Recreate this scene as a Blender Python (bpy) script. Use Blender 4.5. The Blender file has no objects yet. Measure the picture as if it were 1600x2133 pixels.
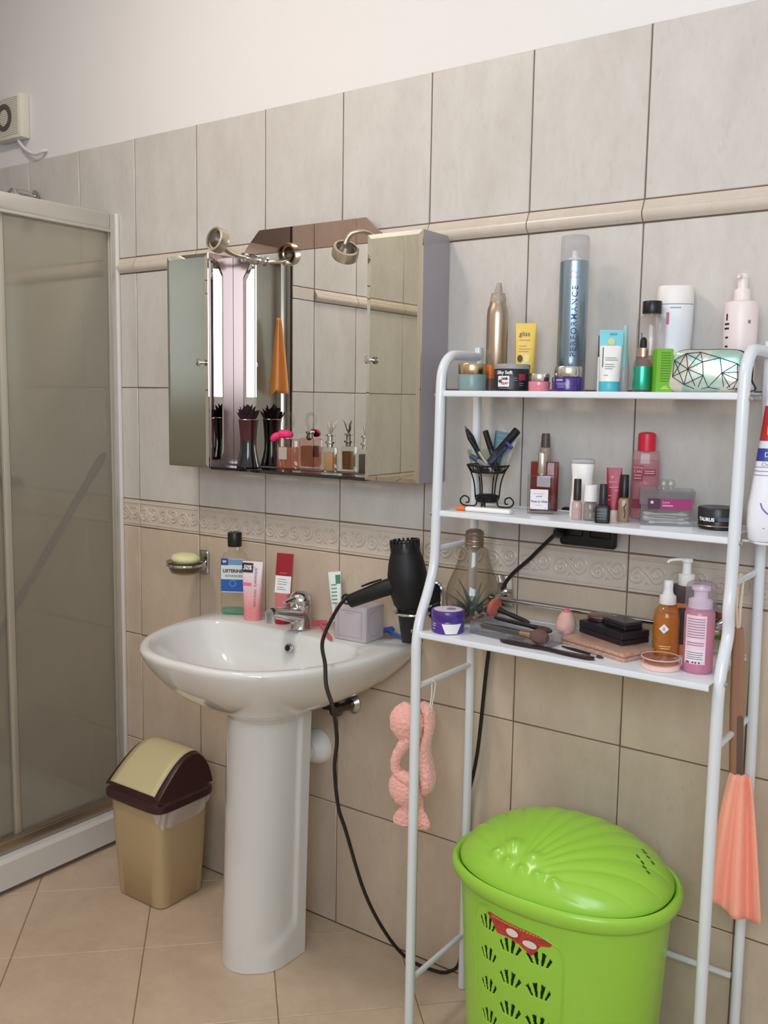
import bpy, bmesh, math, random
from mathutils import Vector, Matrix
random.seed(7)
D = bpy.data
C = bpy.context.scene.collection
PI = math.pi

# ---------------------------------------------------------------- camera, world, lights, exposure
def lin(c):
    c = c / 255.0
    return c / 12.92 if c <= 0.04045 else ((c + 0.055) / 1.055) ** 2.4
def rgb(r, g, b): return (lin(r), lin(g), lin(b), 1.0)

sc = bpy.context.scene
cam_d = D.cameras.new('camera'); cam = D.objects.new('camera', cam_d); C.objects.link(cam)
cam_d.sensor_fit = 'HORIZONTAL'; cam_d.sensor_width = 36.0; cam_d.lens = 1974.32 / 1600 * 36
cam_d.clip_start = 0.02
YAW, PITCH, ROLL = 0.6199, -0.1172, 0.0150
fw = Vector((-math.sin(YAW) * math.cos(PITCH), math.cos(YAW) * math.cos(PITCH), math.sin(PITCH)))
rt = Vector((math.cos(YAW), math.sin(YAW), 0)); up = rt.cross(fw)
r2 = rt * math.cos(ROLL) + up * math.sin(ROLL); u2 = -rt * math.sin(ROLL) + up * math.cos(ROLL)
mw = Matrix((r2, u2, -fw)).transposed().to_4x4(); mw.translation = Vector((2.7027, -1.8441, 1.3624))
cam.matrix_world = mw
sc.camera = cam
sc.view_settings.view_transform = 'Standard'; sc.view_settings.look = 'None'
sc.view_settings.gamma = 1.0; sc.view_settings.use_curve_mapping = False
sc.view_settings.exposure = 0.92
sc.cycles.use_denoising = True
sc.cycles.max_bounces = 10; sc.cycles.diffuse_bounces = 5; sc.cycles.glossy_bounces = 6
sc.cycles.transmission_bounces = 10; sc.cycles.transparent_max_bounces = 24
sc.cycles.sample_clamp_indirect = 6.0
sc.cycles.caustics_reflective = False; sc.cycles.caustics_refractive = True

w = D.worlds.new('world'); sc.world = w; w.use_nodes = True
w.node_tree.nodes['Background'].inputs[0].default_value = (0.75, 0.85, 1.0, 1)
w.node_tree.nodes['Background'].inputs[1].default_value = 0.3

def area(name, loc, target, sx, sy, power, col):
    l = D.lights.new(name, 'AREA'); l.shape = 'RECTANGLE'; l.size = sx; l.size_y = sy
    l.energy = power; l.color = col
    o = D.objects.new(name, l); C.objects.link(o); o.location = loc
    o.rotation_euler = (Vector(target) - Vector(loc)).to_track_quat('-Z', 'Y').to_euler()
    return o
area('window_daylight', (2.85, -2.40, 1.83), (2.6, 0.0, 1.7), 1.16, 0.92, 17, (0.76, 0.89, 1.0))
LAMP_POS, LAMP_E = (0.95, -1.25, 2.86), 25.0

# ---------------------------------------------------------------- materials
MATS = {}
def new_mat(name):
    m = D.materials.new(name); m.use_nodes = True
    nt = m.node_tree
    return m, nt, nt.nodes['Principled BSDF']
def mat(name, col, rough=0.45, metal=0.0, spec=0.5, trans=0.0, ior=1.45, coat=0.0, noise=None, bump=None, sheen=0.0, sss=0.0):
    """noise=(scale, amount, stretch_z) mottles the base colour; bump=(scale, strength) adds fine relief"""
    if name in MATS: return MATS[name]
    m, nt, p = new_mat(name)
    c = rgb(*col)
    p.inputs['Base Color'].default_value = c
    p.inputs['Roughness'].default_value = rough
    p.inputs['Metallic'].default_value = metal
    p.inputs['Specular IOR Level'].default_value = spec
    p.inputs['Transmission Weight'].default_value = trans
    p.inputs['IOR'].default_value = ior
    p.inputs['Coat Weight'].default_value = coat
    if sheen: p.inputs['Sheen Weight'].default_value = sheen
    if sss:
        p.inputs['Subsurface Weight'].default_value = sss; p.inputs['Subsurface Radius'].default_value = (0.01, 0.008, 0.006)
    tc = None
    if noise or bump:
        tc = nt.nodes.new('ShaderNodeTexCoord')
    if noise:
        mp = nt.nodes.new('ShaderNodeMapping'); mp.inputs['Scale'].default_value = (1, 1, noise[2] if len(noise) > 2 else 1)
        nz = nt.nodes.new('ShaderNodeTexNoise'); nz.inputs['Scale'].default_value = noise[0]; nz.inputs['Detail'].default_value = 5
        rp = nt.nodes.new('ShaderNodeValToRGB')
        a = noise[1]
        rp.color_ramp.elements[0].position = 0.32; rp.color_ramp.elements[1].position = 0.68
        rp.color_ramp.elements[0].color = [x * (1 - a) for x in c[:3]] + [1]
        rp.color_ramp.elements[1].color = [min(1, x * (1 + a)) for x in c[:3]] + [1]
        nt.links.new(tc.outputs['Object'], mp.inputs[0]); nt.links.new(mp.outputs[0], nz.inputs['Vector'])
        nt.links.new(nz.outputs['Fac'], rp.inputs[0]); nt.links.new(rp.outputs[0], p.inputs['Base Color'])
    if bump:
        nb = nt.nodes.new('ShaderNodeTexNoise'); nb.inputs['Scale'].default_value = bump[0]; nb.inputs['Detail'].default_value = 3
        bn = nt.nodes.new('ShaderNodeBump'); bn.inputs['Strength'].default_value = bump[1]; bn.inputs['Distance'].default_value = 0.002
        nt.links.new(tc.outputs['Object'], nb.inputs['Vector']); nt.links.new(nb.outputs['Fac'], bn.inputs['Height'])
        nt.links.new(bn.outputs['Normal'], p.inputs['Normal'])
    MATS[name] = m
    return m
def clear(name, col, fres=1.4, rough=0.03, body=0.0, body_col=None):
    """thin clear wall: tinted see-through with a fresnel sheen; body adds some milky diffuse"""
    if name in MATS: return MATS[name]
    m, nt, p = new_mat(name); nt.nodes.remove(p)
    out = nt.nodes['Material Output']
    t = nt.nodes.new('ShaderNodeBsdfTransparent'); t.inputs[0].default_value = rgb(*col)
    g = nt.nodes.new('ShaderNodeBsdfGlossy'); g.inputs['Roughness'].default_value = rough
    lw = nt.nodes.new('ShaderNodeLayerWeight'); lw.inputs['Blend'].default_value = 0.5
    pw = nt.nodes.new('ShaderNodeMath'); pw.operation = 'POWER'; pw.inputs[1].default_value = 3.0
    nt.links.new(lw.outputs['Facing'], pw.inputs[0])
    f = nt.nodes.new('ShaderNodeMath'); f.operation = 'MULTIPLY_ADD'; f.inputs[1].default_value = 0.5 * (fres - 0.6); f.inputs[2].default_value = ((fres - 1) / (fres + 1)) ** 2
    nt.links.new(pw.outputs[0], f.inputs[0])
    base = t.outputs[0]
    if body:
        d = nt.nodes.new('ShaderNodeBsdfDiffuse'); d.inputs[0].default_value = rgb(*(body_col or col))
        mx0 = nt.nodes.new('ShaderNodeMixShader'); mx0.inputs[0].default_value = body
        nt.links.new(t.outputs[0], mx0.inputs[1]); nt.links.new(d.outputs[0], mx0.inputs[2]); base = mx0.outputs[0]
    mx = nt.nodes.new('ShaderNodeMixShader')
    nt.links.new(f.outputs[0], mx.inputs[0]); nt.links.new(base, mx.inputs[1]); nt.links.new(g.outputs[0], mx.inputs[2])
    nt.links.new(mx.outputs[0], out.inputs[0])
    MATS[name] = m
    return m
def tile_mat(name, c1, c2, c3, rough):
    m, nt, p = new_mat(name)
    tc = nt.nodes.new('ShaderNodeTexCoord')
    oi = nt.nodes.new('ShaderNodeObjectInfo')
    ad = nt.nodes.new('ShaderNodeVectorMath'); ad.operation = 'MULTIPLY_ADD'
    ad.inputs[1].default_value = (1, 1, 1)
    cmb = nt.nodes.new('ShaderNodeVectorMath'); cmb.operation = 'SCALE'; cmb.inputs[0].default_value = (37.0, 11.0, 23.0)
    nt.links.new(oi.outputs['Random'], cmb.inputs['Scale'])
    nt.links.new(tc.outputs['Object'], ad.inputs[0]); nt.links.new(cmb.outputs[0], ad.inputs[2])
    mp = nt.nodes.new('ShaderNodeMapping'); mp.inputs['Scale'].default_value = (1.0, 1.0, 0.42)
    nt.links.new(ad.outputs[0], mp.inputs[0])
    n1 = nt.nodes.new('ShaderNodeTexNoise'); n1.inputs['Scale'].default_value = 11; n1.inputs['Detail'].default_value = 8; n1.inputs['Roughness'].default_value = 0.72
    n2 = nt.nodes.new('ShaderNodeTexNoise'); n2.inputs['Scale'].default_value = 75; n2.inputs['Detail'].default_value = 4
    nt.links.new(mp.outputs[0], n1.inputs['Vector']); nt.links.new(mp.outputs[0], n2.inputs['Vector'])
    r1 = nt.nodes.new('ShaderNodeValToRGB'); r1.color_ramp.elements[0].position = 0.33; r1.color_ramp.elements[1].position = 0.66
    r1.color_ramp.elements[0].color = rgb(*c1); r1.color_ramp.elements[1].color = rgb(*c2)
    r2_ = nt.nodes.new('ShaderNodeValToRGB'); r2_.color_ramp.elements[0].position = 0.60; r2_.color_ramp.elements[1].position = 0.72
    r2_.color_ramp.elements[0].color = (0, 0, 0, 1); r2_.color_ramp.elements[1].color = (0.3, 0.3, 0.3, 1)
    nt.links.new(n1.outputs['Fac'], r1.inputs[0]); nt.links.new(n2.outputs['Fac'], r2_.inputs[0])
    mx = nt.nodes.new('ShaderNodeMix'); mx.data_type = 'RGBA'
    nt.links.new(r2_.outputs[0], mx.inputs['Factor']); nt.links.new(r1.outputs[0], mx.inputs['A']); mx.inputs['B'].default_value = rgb(*c3)
    nt.links.new(mx.outputs['Result'], p.inputs['Base Color'])
    p.inputs['Roughness'].default_value = rough
    bn = nt.nodes.new('ShaderNodeBump'); bn.inputs['Strength'].default_value = 0.12; bn.inputs['Distance'].default_value = 0.001
    nt.links.new(n1.outputs['Fac'], bn.inputs['Height']); nt.links.new(bn.outputs[0], p.inputs['Normal'])
    MATS[name] = m
    return m
TILE_UP = tile_mat('upper_tile', (197, 190, 183), (210, 205, 199), (188, 178, 168), 0.27)
TILE_LO = tile_mat('lower_tile', (196, 177, 157), (209, 191, 173), (184, 162, 142), 0.27)
TILE_BORDER = tile_mat('border_tile', (202, 188, 174), (210, 198, 185), (194, 178, 163), 0.28)
TILE_FLOOR = tile_mat('floor_tile', (194, 172, 149), (208, 187, 164), (182, 158, 134), 0.3)
GROUT = mat('grout', (120, 98, 82), 0.9)
GROUT_FLOOR = mat('floor_grout', (150, 118, 90), 0.9)
PLASTER = mat('plaster', (232, 228, 226), 0.9, spec=0.2, bump=(60, 0.08))
WHITE = mat('white_enamel', (222, 226, 232), 0.25, coat=0.3)
CERAMIC = mat('ceramic', (219, 218, 216), 0.12, coat=0.6)
CHROME = mat('chrome', (205, 205, 205), 0.1, 1.0)
STEEL = mat('brushed_steel', (190, 188, 184), 0.28, 1.0)
ALU = mat('aluminium', (214, 211, 204), 0.35, 0.75)
BLACK = mat('black_plastic', (22, 22, 25), 0.35)
MATTE_BLACK = mat('matte_black', (20, 20, 22), 0.55)
WHITE_PL = mat('white_plastic', (240, 238, 235), 0.4)
MIRROR = mat('mirror', (226, 226, 222), 0.0, 1.0)
BRONZE = mat('bronze_mirror', (168, 147, 135), 0.02, 1.0)
GREYMIR = mat('smoked_mirror', (202, 201, 188), 0.015, 1.0)
GOLD = mat('pale_gold', (205, 178, 140), 0.25, 1.0)
SILVER = mat('silver', (215, 212, 206), 0.18, 1.0)
PRINT_W = mat('white_print', (238, 236, 238), 0.5)
PRINT_K = mat('dark_print', (38, 40, 52), 0.5)
PRINT_G = mat('grey_print', (128, 126, 130), 0.5)
CLEAR = clear('clear_plastic', (240, 238, 238))
GLASS = clear('clear_glass', (246, 249, 246), 1.5, 0.01)
FROST = clear('frosted_plastic', (225, 225, 225), 1.4, 0.25, 0.45, (225, 224, 224))

# ---------------------------------------------------------------- mesh helpers
class MB:
    def __init__(s): s.v = []; s.f = []
    def add(s, vs, fs):
        o = len(s.v); s.v += [tuple(x) for x in vs]; s.f += [tuple(i + o for i in f) for f in fs]; return s
    def loft(s, rings, cap0=True, cap1=True, closed=True):
        n = len(rings[0]); vs = [p for r in rings for p in r]; fs = []
        for i in range(len(rings) - 1):
            for j in range(n if closed else n - 1):
                k = (j + 1) % n
                fs.append((i * n + j, i * n + k, (i + 1) * n + k, (i + 1) * n + j))
        if cap0: fs.append(tuple(range(n - 1, -1, -1)))
        if cap1: fs.append(tuple((len(rings) - 1) * n + j for j in range(n)))
        return s.add(vs, fs)
    def lathe(s, prof, seg=32, c=(0, 0, 0), cap=True, sx=1.0, sy=1.0):
        """prof: list of (radius, z)"""
        rings = [[(c[0] + r * sx * math.cos(2 * PI * j / seg), c[1] + r * sy * math.sin(2 * PI * j / seg), c[2] + z) for j in range(seg)] for r, z in prof]
        return s.loft(rings, cap and prof[0][0] > 1e-6, cap and prof[-1][0] > 1e-6)
    def box(s, x0, x1, y0, y1, z0, z1, bev=0.0, seg=2):
        if bev <= 0:
            vs = [(x, y, z) for z in (z0, z1) for y in (y0, y1) for x in (x0, x1)]
            return s.add(vs, [(0, 2, 3, 1), (4, 5, 7, 6), (0, 1, 5, 4), (2, 6, 7, 3), (0, 4, 6, 2), (1, 3, 7, 5)])
        bm = bmesh.new(); bmesh.ops.create_cube(bm, size=1)
        for v in bm.verts:
            v.co = Vector(((x0 + x1) / 2 + v.co.x * (x1 - x0), (y0 + y1) / 2 + v.co.y * (y1 - y0), (z0 + z1) / 2 + v.co.z * (z1 - z0)))
        bmesh.ops.bevel(bm, geom=bm.edges[:], offset=bev, segments=seg, affect='EDGES', profile=0.5)
        bm.verts.index_update()
        s.add([v.co[:] for v in bm.verts], [[v.index for v in f.verts] for f in bm.faces]); bm.free(); return s
    def tube(s, pts, r, seg=10, cap=True, flat=1.0, closed=False):
        pts = [Vector(p) for p in pts]; n = len(pts)
        rs = r if isinstance(r, (list, tuple)) else [r] * n
        rings = []; prev = None
        for i, p in enumerate(pts):
            if closed: t = pts[(i + 1) % n] - pts[i - 1]
            else: t = pts[min(i + 1, n - 1)] - pts[max(i - 1, 0)]
            t.normalize()
            if prev is None:
                a = Vector((0, 0, 1)) if abs(t.z) < 0.9 else Vector((0, 1, 0))
                x = t.cross(a).normalized()
            else:
                x = (prev - t * prev.dot(t)).normalized()
            y = t.cross(x); prev = x
            rings.append([tuple(p + x * (rs[i] * math.cos(2 * PI * j / seg)) + y * (rs[i] * flat * math.sin(2 * PI * j / seg))) for j in range(seg)])
        if closed: rings.append(rings[0]); cap = False
        return s.loft(rings, cap, cap)
    def prism(s, poly, y0, y1):
        """polygon given as (x, z), extruded along y"""
        return s.loft([[(x, y0, z) for x, z in poly], [(x, y1, z) for x, z in poly]])
    def xf(s, M):
        s.v = [tuple(M @ Vector(p)) for p in s.v]; return s
    def mesh(s, name, m, smooth=35):
        me = D.meshes.new(name); me.from_pydata(s.v, [], s.f); me.validate(); 
        bm = bmesh.new(); bm.from_mesh(me); bmesh.ops.remove_doubles(bm, verts=bm.verts, dist=1e-6)
        bmesh.ops.recalc_face_normals(bm, faces=bm.faces); bm.to_mesh(me); bm.free()
        if smooth:
            me.shade_smooth(); me.set_sharp_from_angle(angle=math.radians(smooth))
        if m: me.materials.append(m)
        return me
    def obj(s, name, m, parent=None, smooth=35, loc=None):
        o = D.objects.new(name, s.mesh(name, m, smooth)); C.objects.link(o)
        if parent: o.parent = parent
        if loc: o.location = loc
        return o
def inst(name, me, parent, loc=(0, 0, 0), rot=None):
    o = D.objects.new(name, me); C.objects.link(o); o.parent = parent; o.location = loc
    if rot: o.rotation_euler = rot
    return o
def crom(pts, n=8, closed=False):
    P = [Vector(p) for p in pts]; L = len(P); out = []
    rng = range(L if closed else L - 1)
    for i in rng:
        if closed: a, b, c, d = P[i - 1], P[i], P[(i + 1) % L], P[(i + 2) % L]
        else: a, b, c, d = P[max(i - 1, 0)], P[i], P[i + 1], P[min(i + 2, L - 1)]
        for k in range(n):
            t = k / n
            out.append(0.5 * ((2 * b) + (c - a) * t + (2 * a - 5 * b + 4 * c - d) * t * t + (3 * b - a - 3 * c + d) * t ** 3))
    if not closed: out.append(P[-1])
    return out
def tag(o, label, cat, group=None):
    o['label'] = label; o['category'] = cat
    if group: o['group'] = group
    return o
def thing(name, label, cat, loc=(0, 0, 0), yaw=0.0, group=None, rot=None):
    o = D.objects.new(name, None); C.objects.link(o); o.location = loc
    o.rotation_euler = rot if rot else (0, 0, math.radians(yaw)); o.empty_display_size = 0.02
    return tag(o, label, cat, group)
def struct(o):
    o['kind'] = 'structure'; return o
def squircle(a, b, z, n=32, e=2.6, cx=0, cy=0):
    r = []
    for j in range(n):
        t = 2 * PI * j / n; c, s = math.cos(t), math.sin(t)
        r.append((cx + a * math.copysign(abs(c) ** (2 / e), c), cy + b * math.copysign(abs(s) ** (2 / e), s), z))
    return r
def text(s, size, m, parent, at=(0, 0, 0), R=None, vert=False, name='lettering', bold=0.0, shear=0.0, wscale=1.0, align='CENTER', spacing=1.0):
    """flat print on a front (-y) face; R bends it round an upright cylinder of that radius"""
    cu = D.curves.new('lettering', 'FONT'); cu.body = s; cu.size = size; cu.align_x = align; cu.align_y = 'CENTER'
    cu.offset = bold; cu.shear = shear; cu.resolution_u = 3; cu.space_character = spacing
    to = D.objects.new('lettering', cu); C.objects.link(to)
    me = D.meshes.new_from_object(to.evaluated_get(bpy.context.evaluated_depsgraph_get()))
    D.objects.remove(to); D.curves.remove(cu)
    for v in me.vertices:
        x, y = v.co.x * wscale, v.co.y
        if vert == 'down': x, y = y, -x
        elif vert: x, y = -y, x
        x += at[0]
        if R: v.co = (R * math.sin(x / R), at[1] - R * math.cos(x / R), y + at[2])
        else: v.co = (x, at[1], y + at[2])
    me.materials.clear(); me.materials.append(m)
    o = D.objects.new(name, me); C.objects.link(o); o.parent = parent
    return o
def arc_label(name, m, parent, R, a0, a1, z0, z1, n=14, cy=0.0, poly=None):
    """label wrapped on an upright cylinder, angles in degrees measured from the front (-y)"""
    b = MB()
    t = [math.radians(a0 + (a1 - a0) * i / n) for i in range(n + 1)]
    b.loft([[(R * math.sin(a), cy - R * math.cos(a), z0) for a in t], [(R * math.sin(a), cy - R * math.cos(a), z1) for a in t]], False, False, closed=False)
    return b.obj(name, m, parent)
def lines(name, m, parent, rows, y, h=0.0012, R=None):
    """rows of fine print too small to read, as thin strips: (x0, x1, z)"""
    b = MB()
    for x0, x1, z in rows:
        n = 6 if R else 1
        xs = [x0 + (x1 - x0) * i / n for i in range(n + 1)]
        f = (lambda x: (R * math.sin(x / R), y - R * math.cos(x / R))) if R else (lambda x: (x, y))
        b.loft([[(*f(x), z) for x in xs], [(*f(x), z + h) for x in xs]], False, False, closed=False)
    o = b.obj(name, m, parent); return o

# ---------------------------------------------------------------- setting: walls, floor, ceiling
TW, TH = 0.25, 0.3274
Z_H, Z_G, Z_F, Z_E, Z_D, Z_C, Z_B, Z_A = 0.3252, 0.6526, 0.9800, 1.0609, 1.3883, 1.7157, 1.7598, 2.0871
CEIL = 3.0
J = 0.0013
def tile_mesh(name, w_, h_, m, t=0.009):
    return MB().box(-w_ / 2 + J, w_ / 2 - J, 0.0, t, -h_ / 2 + J, h_ / 2 - J, 0.0014, 1).mesh(name, m, 40)
def spiral(cx, cz, r0, turns, a0, sgn, n=26):
    pts = []
    for i in range(n):
        t = i / (n - 1); a = a0 + sgn * turns * 2 * PI * t; r = r0 * (1 - 0.86 * t)
        pts.append((cx + r * math.cos(a), -0.0006, cz + r * math.sin(a)))
    return pts
def border_mesh(m):
    b = MB(); w_, h_ = TW, Z_E - Z_F
    b.box(-w_ / 2 + J, w_ / 2 - J, 0.0, 0.009, -h_ / 2 + J, h_ / 2 - J, 0.0014, 1)
    for s in (1, -1): b.box(-w_ / 2 + J * 2, w_ / 2 - J * 2, -0.0022, 0.002, s * 0.030 - 0.0022, s * 0.030 + 0.0022, 0.0018, 2)
    for k in (-0.0833, 0.0, 0.0833):
        # one S scroll: two spirals joined by a diagonal stem, with a small leaf
        p = spiral(k - 0.0205, -0.004, 0.0192, 1.55, math.radians(75), 1)
        q = spiral(k + 0.0205, 0.004, 0.0192, 1.55, math.radians(255), 1)
        b.tube(p[::-1] + [(k, -0.0006, 0.002)] + q, 0.0026, 6, flat=1.0)
        b.tube([(k + 0.005, -0.0002, 0.020), (k + 0.000, -0.001, 0.013), (k - 0.006, -0.0005, 0.019)], [0.0012, 0.0026, 0.0008], 6)
        b.tube([(k - 0.005, -0.0002, -0.021), (k + 0.000, -0.001, -0.014), (k + 0.006, -0.0005, -0.020)], [0.0012, 0.0026, 0.0008], 6)
    return b.mesh('border_tile', m, 40)
def listello_mesh(m):
    h = Z_B - Z_C
    prof = [(0.009, -h / 2 + J), (-0.003, -h / 2 + J), (-0.008, -h / 2 + 0.006), (-0.0115, -h / 2 + 0.011), (-0.0125, -0.004), (-0.011, 0.001), (-0.0075, 0.004),
            (-0.0075, 0.008), (-0.0055, 0.010), (-0.004, 0.015), (-0.0005, h / 2 - 0.003), (0.0, h / 2 - J), (0.009, h / 2 - J)]
    b = MB(); x = TW / 2 - J
    b.loft([[(-x, y, z) for y, z in prof], [(x, y, z) for y, z in prof]])
    return b.mesh('moulding_tile', m, 30)
ME_UP = tile_mesh('wall_tile', TW, TH, TILE_UP); ME_LO = tile_mesh('wall_tile', TW, TH, TILE_LO)
ME_LO0 = tile_mesh('wall_tile', TW, Z_H, TILE_LO)
ME_BOR = border_mesh(TILE_BORDER); ME_LIS = listello_mesh(TILE_BORDER)
def tiled_wall(name, loc, yaw, x0, x1, grid_off, thick=0.12):
    """wall whose front looks along local -y; tiles between local x0..x1"""
    wl = struct(MB().box(x0, x1, 0.0045, thick, 0.0, CEIL).obj(name, PLASTER, None, 0))
    wl.location = loc; wl.rotation_euler = (0, 0, yaw)
    MB().box(x0, x1, 0.0022, 0.01, 0.0, Z_A - 0.001).obj('grout', GROUT, wl, 0)
    k = math.floor((x0 - grid_off) / TW + 1e-6)
    cut = {}
    while grid_off + k * TW < x1 - 1e-4:
        a = grid_off + k * TW; b_ = a + TW; k += 1
        a2, b2 = max(a, x0), min(b_, x1)
        full = (b2 - a2) > TW - 1e-4
        for z0, z1, nm, me, mt in ((0, Z_H, 'wall_tile', ME_LO0, TILE_LO), (Z_H, Z_G, 'wall_tile', ME_LO, TILE_LO), (Z_G, Z_F, 'wall_tile', ME_LO, TILE_LO),
                               (Z_F, Z_E, 'border_tile', ME_BOR, TILE_BORDER), (Z_E, Z_D, 'wall_tile', ME_UP, TILE_UP), (Z_D, Z_C, 'wall_tile', ME_UP, TILE_UP),
                               (Z_C, Z_B, 'moulding_tile', ME_LIS, TILE_BORDER), (Z_B, Z_A, 'wall_tile', ME_UP, TILE_UP)):
            if full: m2 = me
            else:
                if b2 - a2 < 0.01: continue
                m2 = tile_mesh(nm, b2 - a2, z1 - z0, mt)
            inst(nm, m2, wl, ((a2 + b2) / 2, random.uniform(-0.0003, 0.0003), (z0 + z1) / 2))
    return wl
SH_D = 0.78          # depth of the shower niche along the back wall
tiled_wall('wall_back', (0, 0, 0), 0, -0.42, 3.52, 0.0)
tiled_wall('wall_left', (0.45, -SH_D, 0), math.radians(90), -1.67, 0.0, -0.12, thick=0.87)
tiled_wall('wall_shower', (-0.42, 0, 0), math.radians(90), -SH_D, 0.0, 0.0)
struct(MB().box(3.52, 3.64, -2.45, 0.12, 0, CEIL).obj('wall_right', mat('tile_paint', (230, 224, 219), 0.5), None, 0))
fr = struct(MB().box(-0.42, 2.2, -2.57, -2.45, 0, CEIL).box(3.5, 3.64, -2.57, -2.45, 0, CEIL).box(2.2, 3.5, -2.57, -2.45, 0, 1.32).box(2.2, 3.5, -2.57, -2.45, 2.34, CEIL).obj('wall_front', MATS['tile_paint'], None, 0))
wn = struct(MB().box(2.2, 3.5, -2.5, -2.46, 1.32, 1.37).box(2.2, 3.5, -2.5, -2.46, 2.29, 2.34).box(2.2, 2.26, -2.5, -2.46, 1.37, 2.29).box(3.44, 3.5, -2.5, -2.46, 1.37, 2.29).obj('window_1', WHITE_PL, None, 0))
MB().box(2.255, 3.445, -2.482, -2.478, 1.36, 2.30).obj('window_pane', clear('window_glass', (250, 252, 252), 1.2), wn, 0)
struct(MB().box(-0.6, 3.7, -2.6, 0.2, CEIL, CEIL + 0.1).obj('ceiling', PLASTER, None, 0))
# floor: square tiles laid on the diagonal
flo = struct(MB().box(-0.6, 3.7, -2.6, 0.2, -0.1, -0.0018).obj('floor', GROUT_FLOOR, None, 0))
P0, Q0, SP = 0.1178, 0.8755, 0.4466          # joints at x+y = P0 + i*SP and x-y = Q0 + j*SP
def clip(poly, a, b, c):                       # keep a*x + b*y <= c
    out = []
    for i in range(len(poly)):
        p, q = poly[i], poly[(i + 1) % len(poly)]
        dp, dq = a * p[0] + b * p[1] - c, a * q[0] + b * q[1] - c
        if dp <= 0: out.append(p)
        if (dp < 0 < dq) or (dq < 0 < dp):
            t = dp / (dp - dq); out.append((p[0] + (q[0] - p[0]) * t, p[1] + (q[1] - p[1]) * t))
    return out
for i in range(-6, 9):
    for j in range(-4, 14):
        p0, q0 = P0 + i * SP, Q0 + j * SP; g = 0.0016
        pq = [(p0 + g, q0 + g), (p0 + SP - g, q0 + g), (p0 + SP - g, q0 + SP - g), (p0 + g, q0 + SP - g)]
        poly = [((p + q) / 2, (p - q) / 2) for p, q in pq]
        for a, b, c in ((1, 0, 3.52), (-1, 0, 0.42), (0, 1, -0.001), (0, -1, 2.45)):
            if poly: poly = clip(poly, a, b, c)
        if len(poly) < 3: continue
        ar = abs(sum(poly[k][0] * poly[(k + 1) % len(poly)][1] - poly[(k + 1) % len(poly)][0] * poly[k][1] for k in range(len(poly)))) / 2
        if ar < 0.0004: continue
        cx = sum(p[0] for p in poly) / len(poly); cy = sum(p[1] for p in poly) / len(poly)
        top = [(cx + (x - cx) * 0.994, cy + (y - cy) * 0.994, 0.0) for x, y in poly]
        b = MB(); b.loft([[(x, y, -0.008) for x, y in poly], [(x, y, -0.0012) for x, y in poly], top])
        o = b.obj('floor_tile', TILE_FLOOR, flo, 0)

# ceiling lamp (out of frame, lights the room)
lampo = thing('ceiling_lamp', 'round flush white ceiling light in the middle of the ceiling', 'lamp', (LAMP_POS[0], LAMP_POS[1], CEIL))
MB().lathe([(0.20, -0.062), (0.225, -0.06), (0.23, -0.05), (0.23, -0.003), (0.22, 0)], 40).obj('base', WHITE_PL, lampo)
gm, nt, p = new_mat('lamp_diffuser'); p.inputs['Emission Color'].default_value = (1.0, 0.90, 0.79, 1); p.inputs['Emission Strength'].default_value = LAMP_E
MB().lathe([(0.0, -0.072), (0.10, -0.071), (0.17, -0.068), (0.20, -0.0625)], 40).obj('diffuser', gm, lampo)

# ---------------------------------------------------------------- shower enclosure
sh = thing('shower_enclosure', 'frosted glass shower enclosure with aluminium frame on a white tray', 'shower', (0.41, 0, 0))
W = SH_D - 0.004
tr = MB()
def tray_ring(z, ins, x1): return [(-0.815 + ins, -0.005 - ins, z), (x1 - ins, -0.005 - ins, z), (x1 - ins, -W + ins, z), (-0.815 + ins, -W + ins, z)]
tr.loft([tray_ring(0.016, 0, 0.036), tray_ring(0.092, 0, 0.040), tray_ring(0.103, 0.006, 0.040), tray_ring(0.106, 0.014, 0.040), tray_ring(0.106, 0.06, 0.02), tray_ring(0.06, 0.085, 0.02)])
tr.obj('tray', CERAMIC, sh, 30)
MB().box(-0.80, 0.025, -W, -0.005, 0.001, 0.018).obj('tray_gap_shade', mat('tray_gap_shade', (120, 104, 90), 0.8), sh, 0)  # brown block puts the shadow of the gap under the tray into colour
MB().box(-0.021, 0.017, -W + 0.031, -0.031, 1.838, 1.884, 0.004).box(-0.02, 0.020, -W + 0.031, -0.031, 1.830, 1.839, 0.002).obj('top_rail', ALU, sh)
MB().box(-0.02, 0.018, -W + 0.031, -0.031, 0.106, 0.139, 0.004).box(-0.014, 0.022, -W + 0.031, -0.031, 0.139, 0.148, 0.002).obj('bottom_rail', mat('dull_aluminium', (176, 166, 152), 0.3, 0.85), sh)
MB().box(-0.02, 0.016, -0.03, -0.0115, 0.106, 1.884, 0.003).obj('wall_profile', ALU, sh)
MB().box(-0.023, 0.021, -0.012, -0.0005, 0.106, 1.886, 0.003).obj('wall_seal', mat('seal', (226, 224, 222), 0.3), sh)
MB().box(-0.02, 0.016, -W, -W + 0.03, 0.106, 1.884, 0.003).obj('wall_profile', ALU, sh)
m, nt, p = new_mat('frosted_glass'); nt.nodes.remove(p)
rf = nt.nodes.new('ShaderNodeBsdfRefraction'); rf.inputs['Color'].default_value = rgb(244, 243, 236); rf.inputs['Roughness'].default_value = 0.2; rf.inputs['IOR'].default_value = 1.2
tl_ = nt.nodes.new('ShaderNodeBsdfTranslucent'); tl_.inputs['Color'].default_value = rgb(240, 236, 226)
df = nt.nodes.new('ShaderNodeBsdfDiffuse'); df.inputs['Color'].default_value = rgb(226, 220, 206)
gl = nt.nodes.new('ShaderNodeBsdfGlossy'); gl.inputs['Roughness'].default_value = 0.18
m1 = nt.nodes.new('ShaderNodeMixShader'); m1.inputs[0].default_value = 0.65
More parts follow.
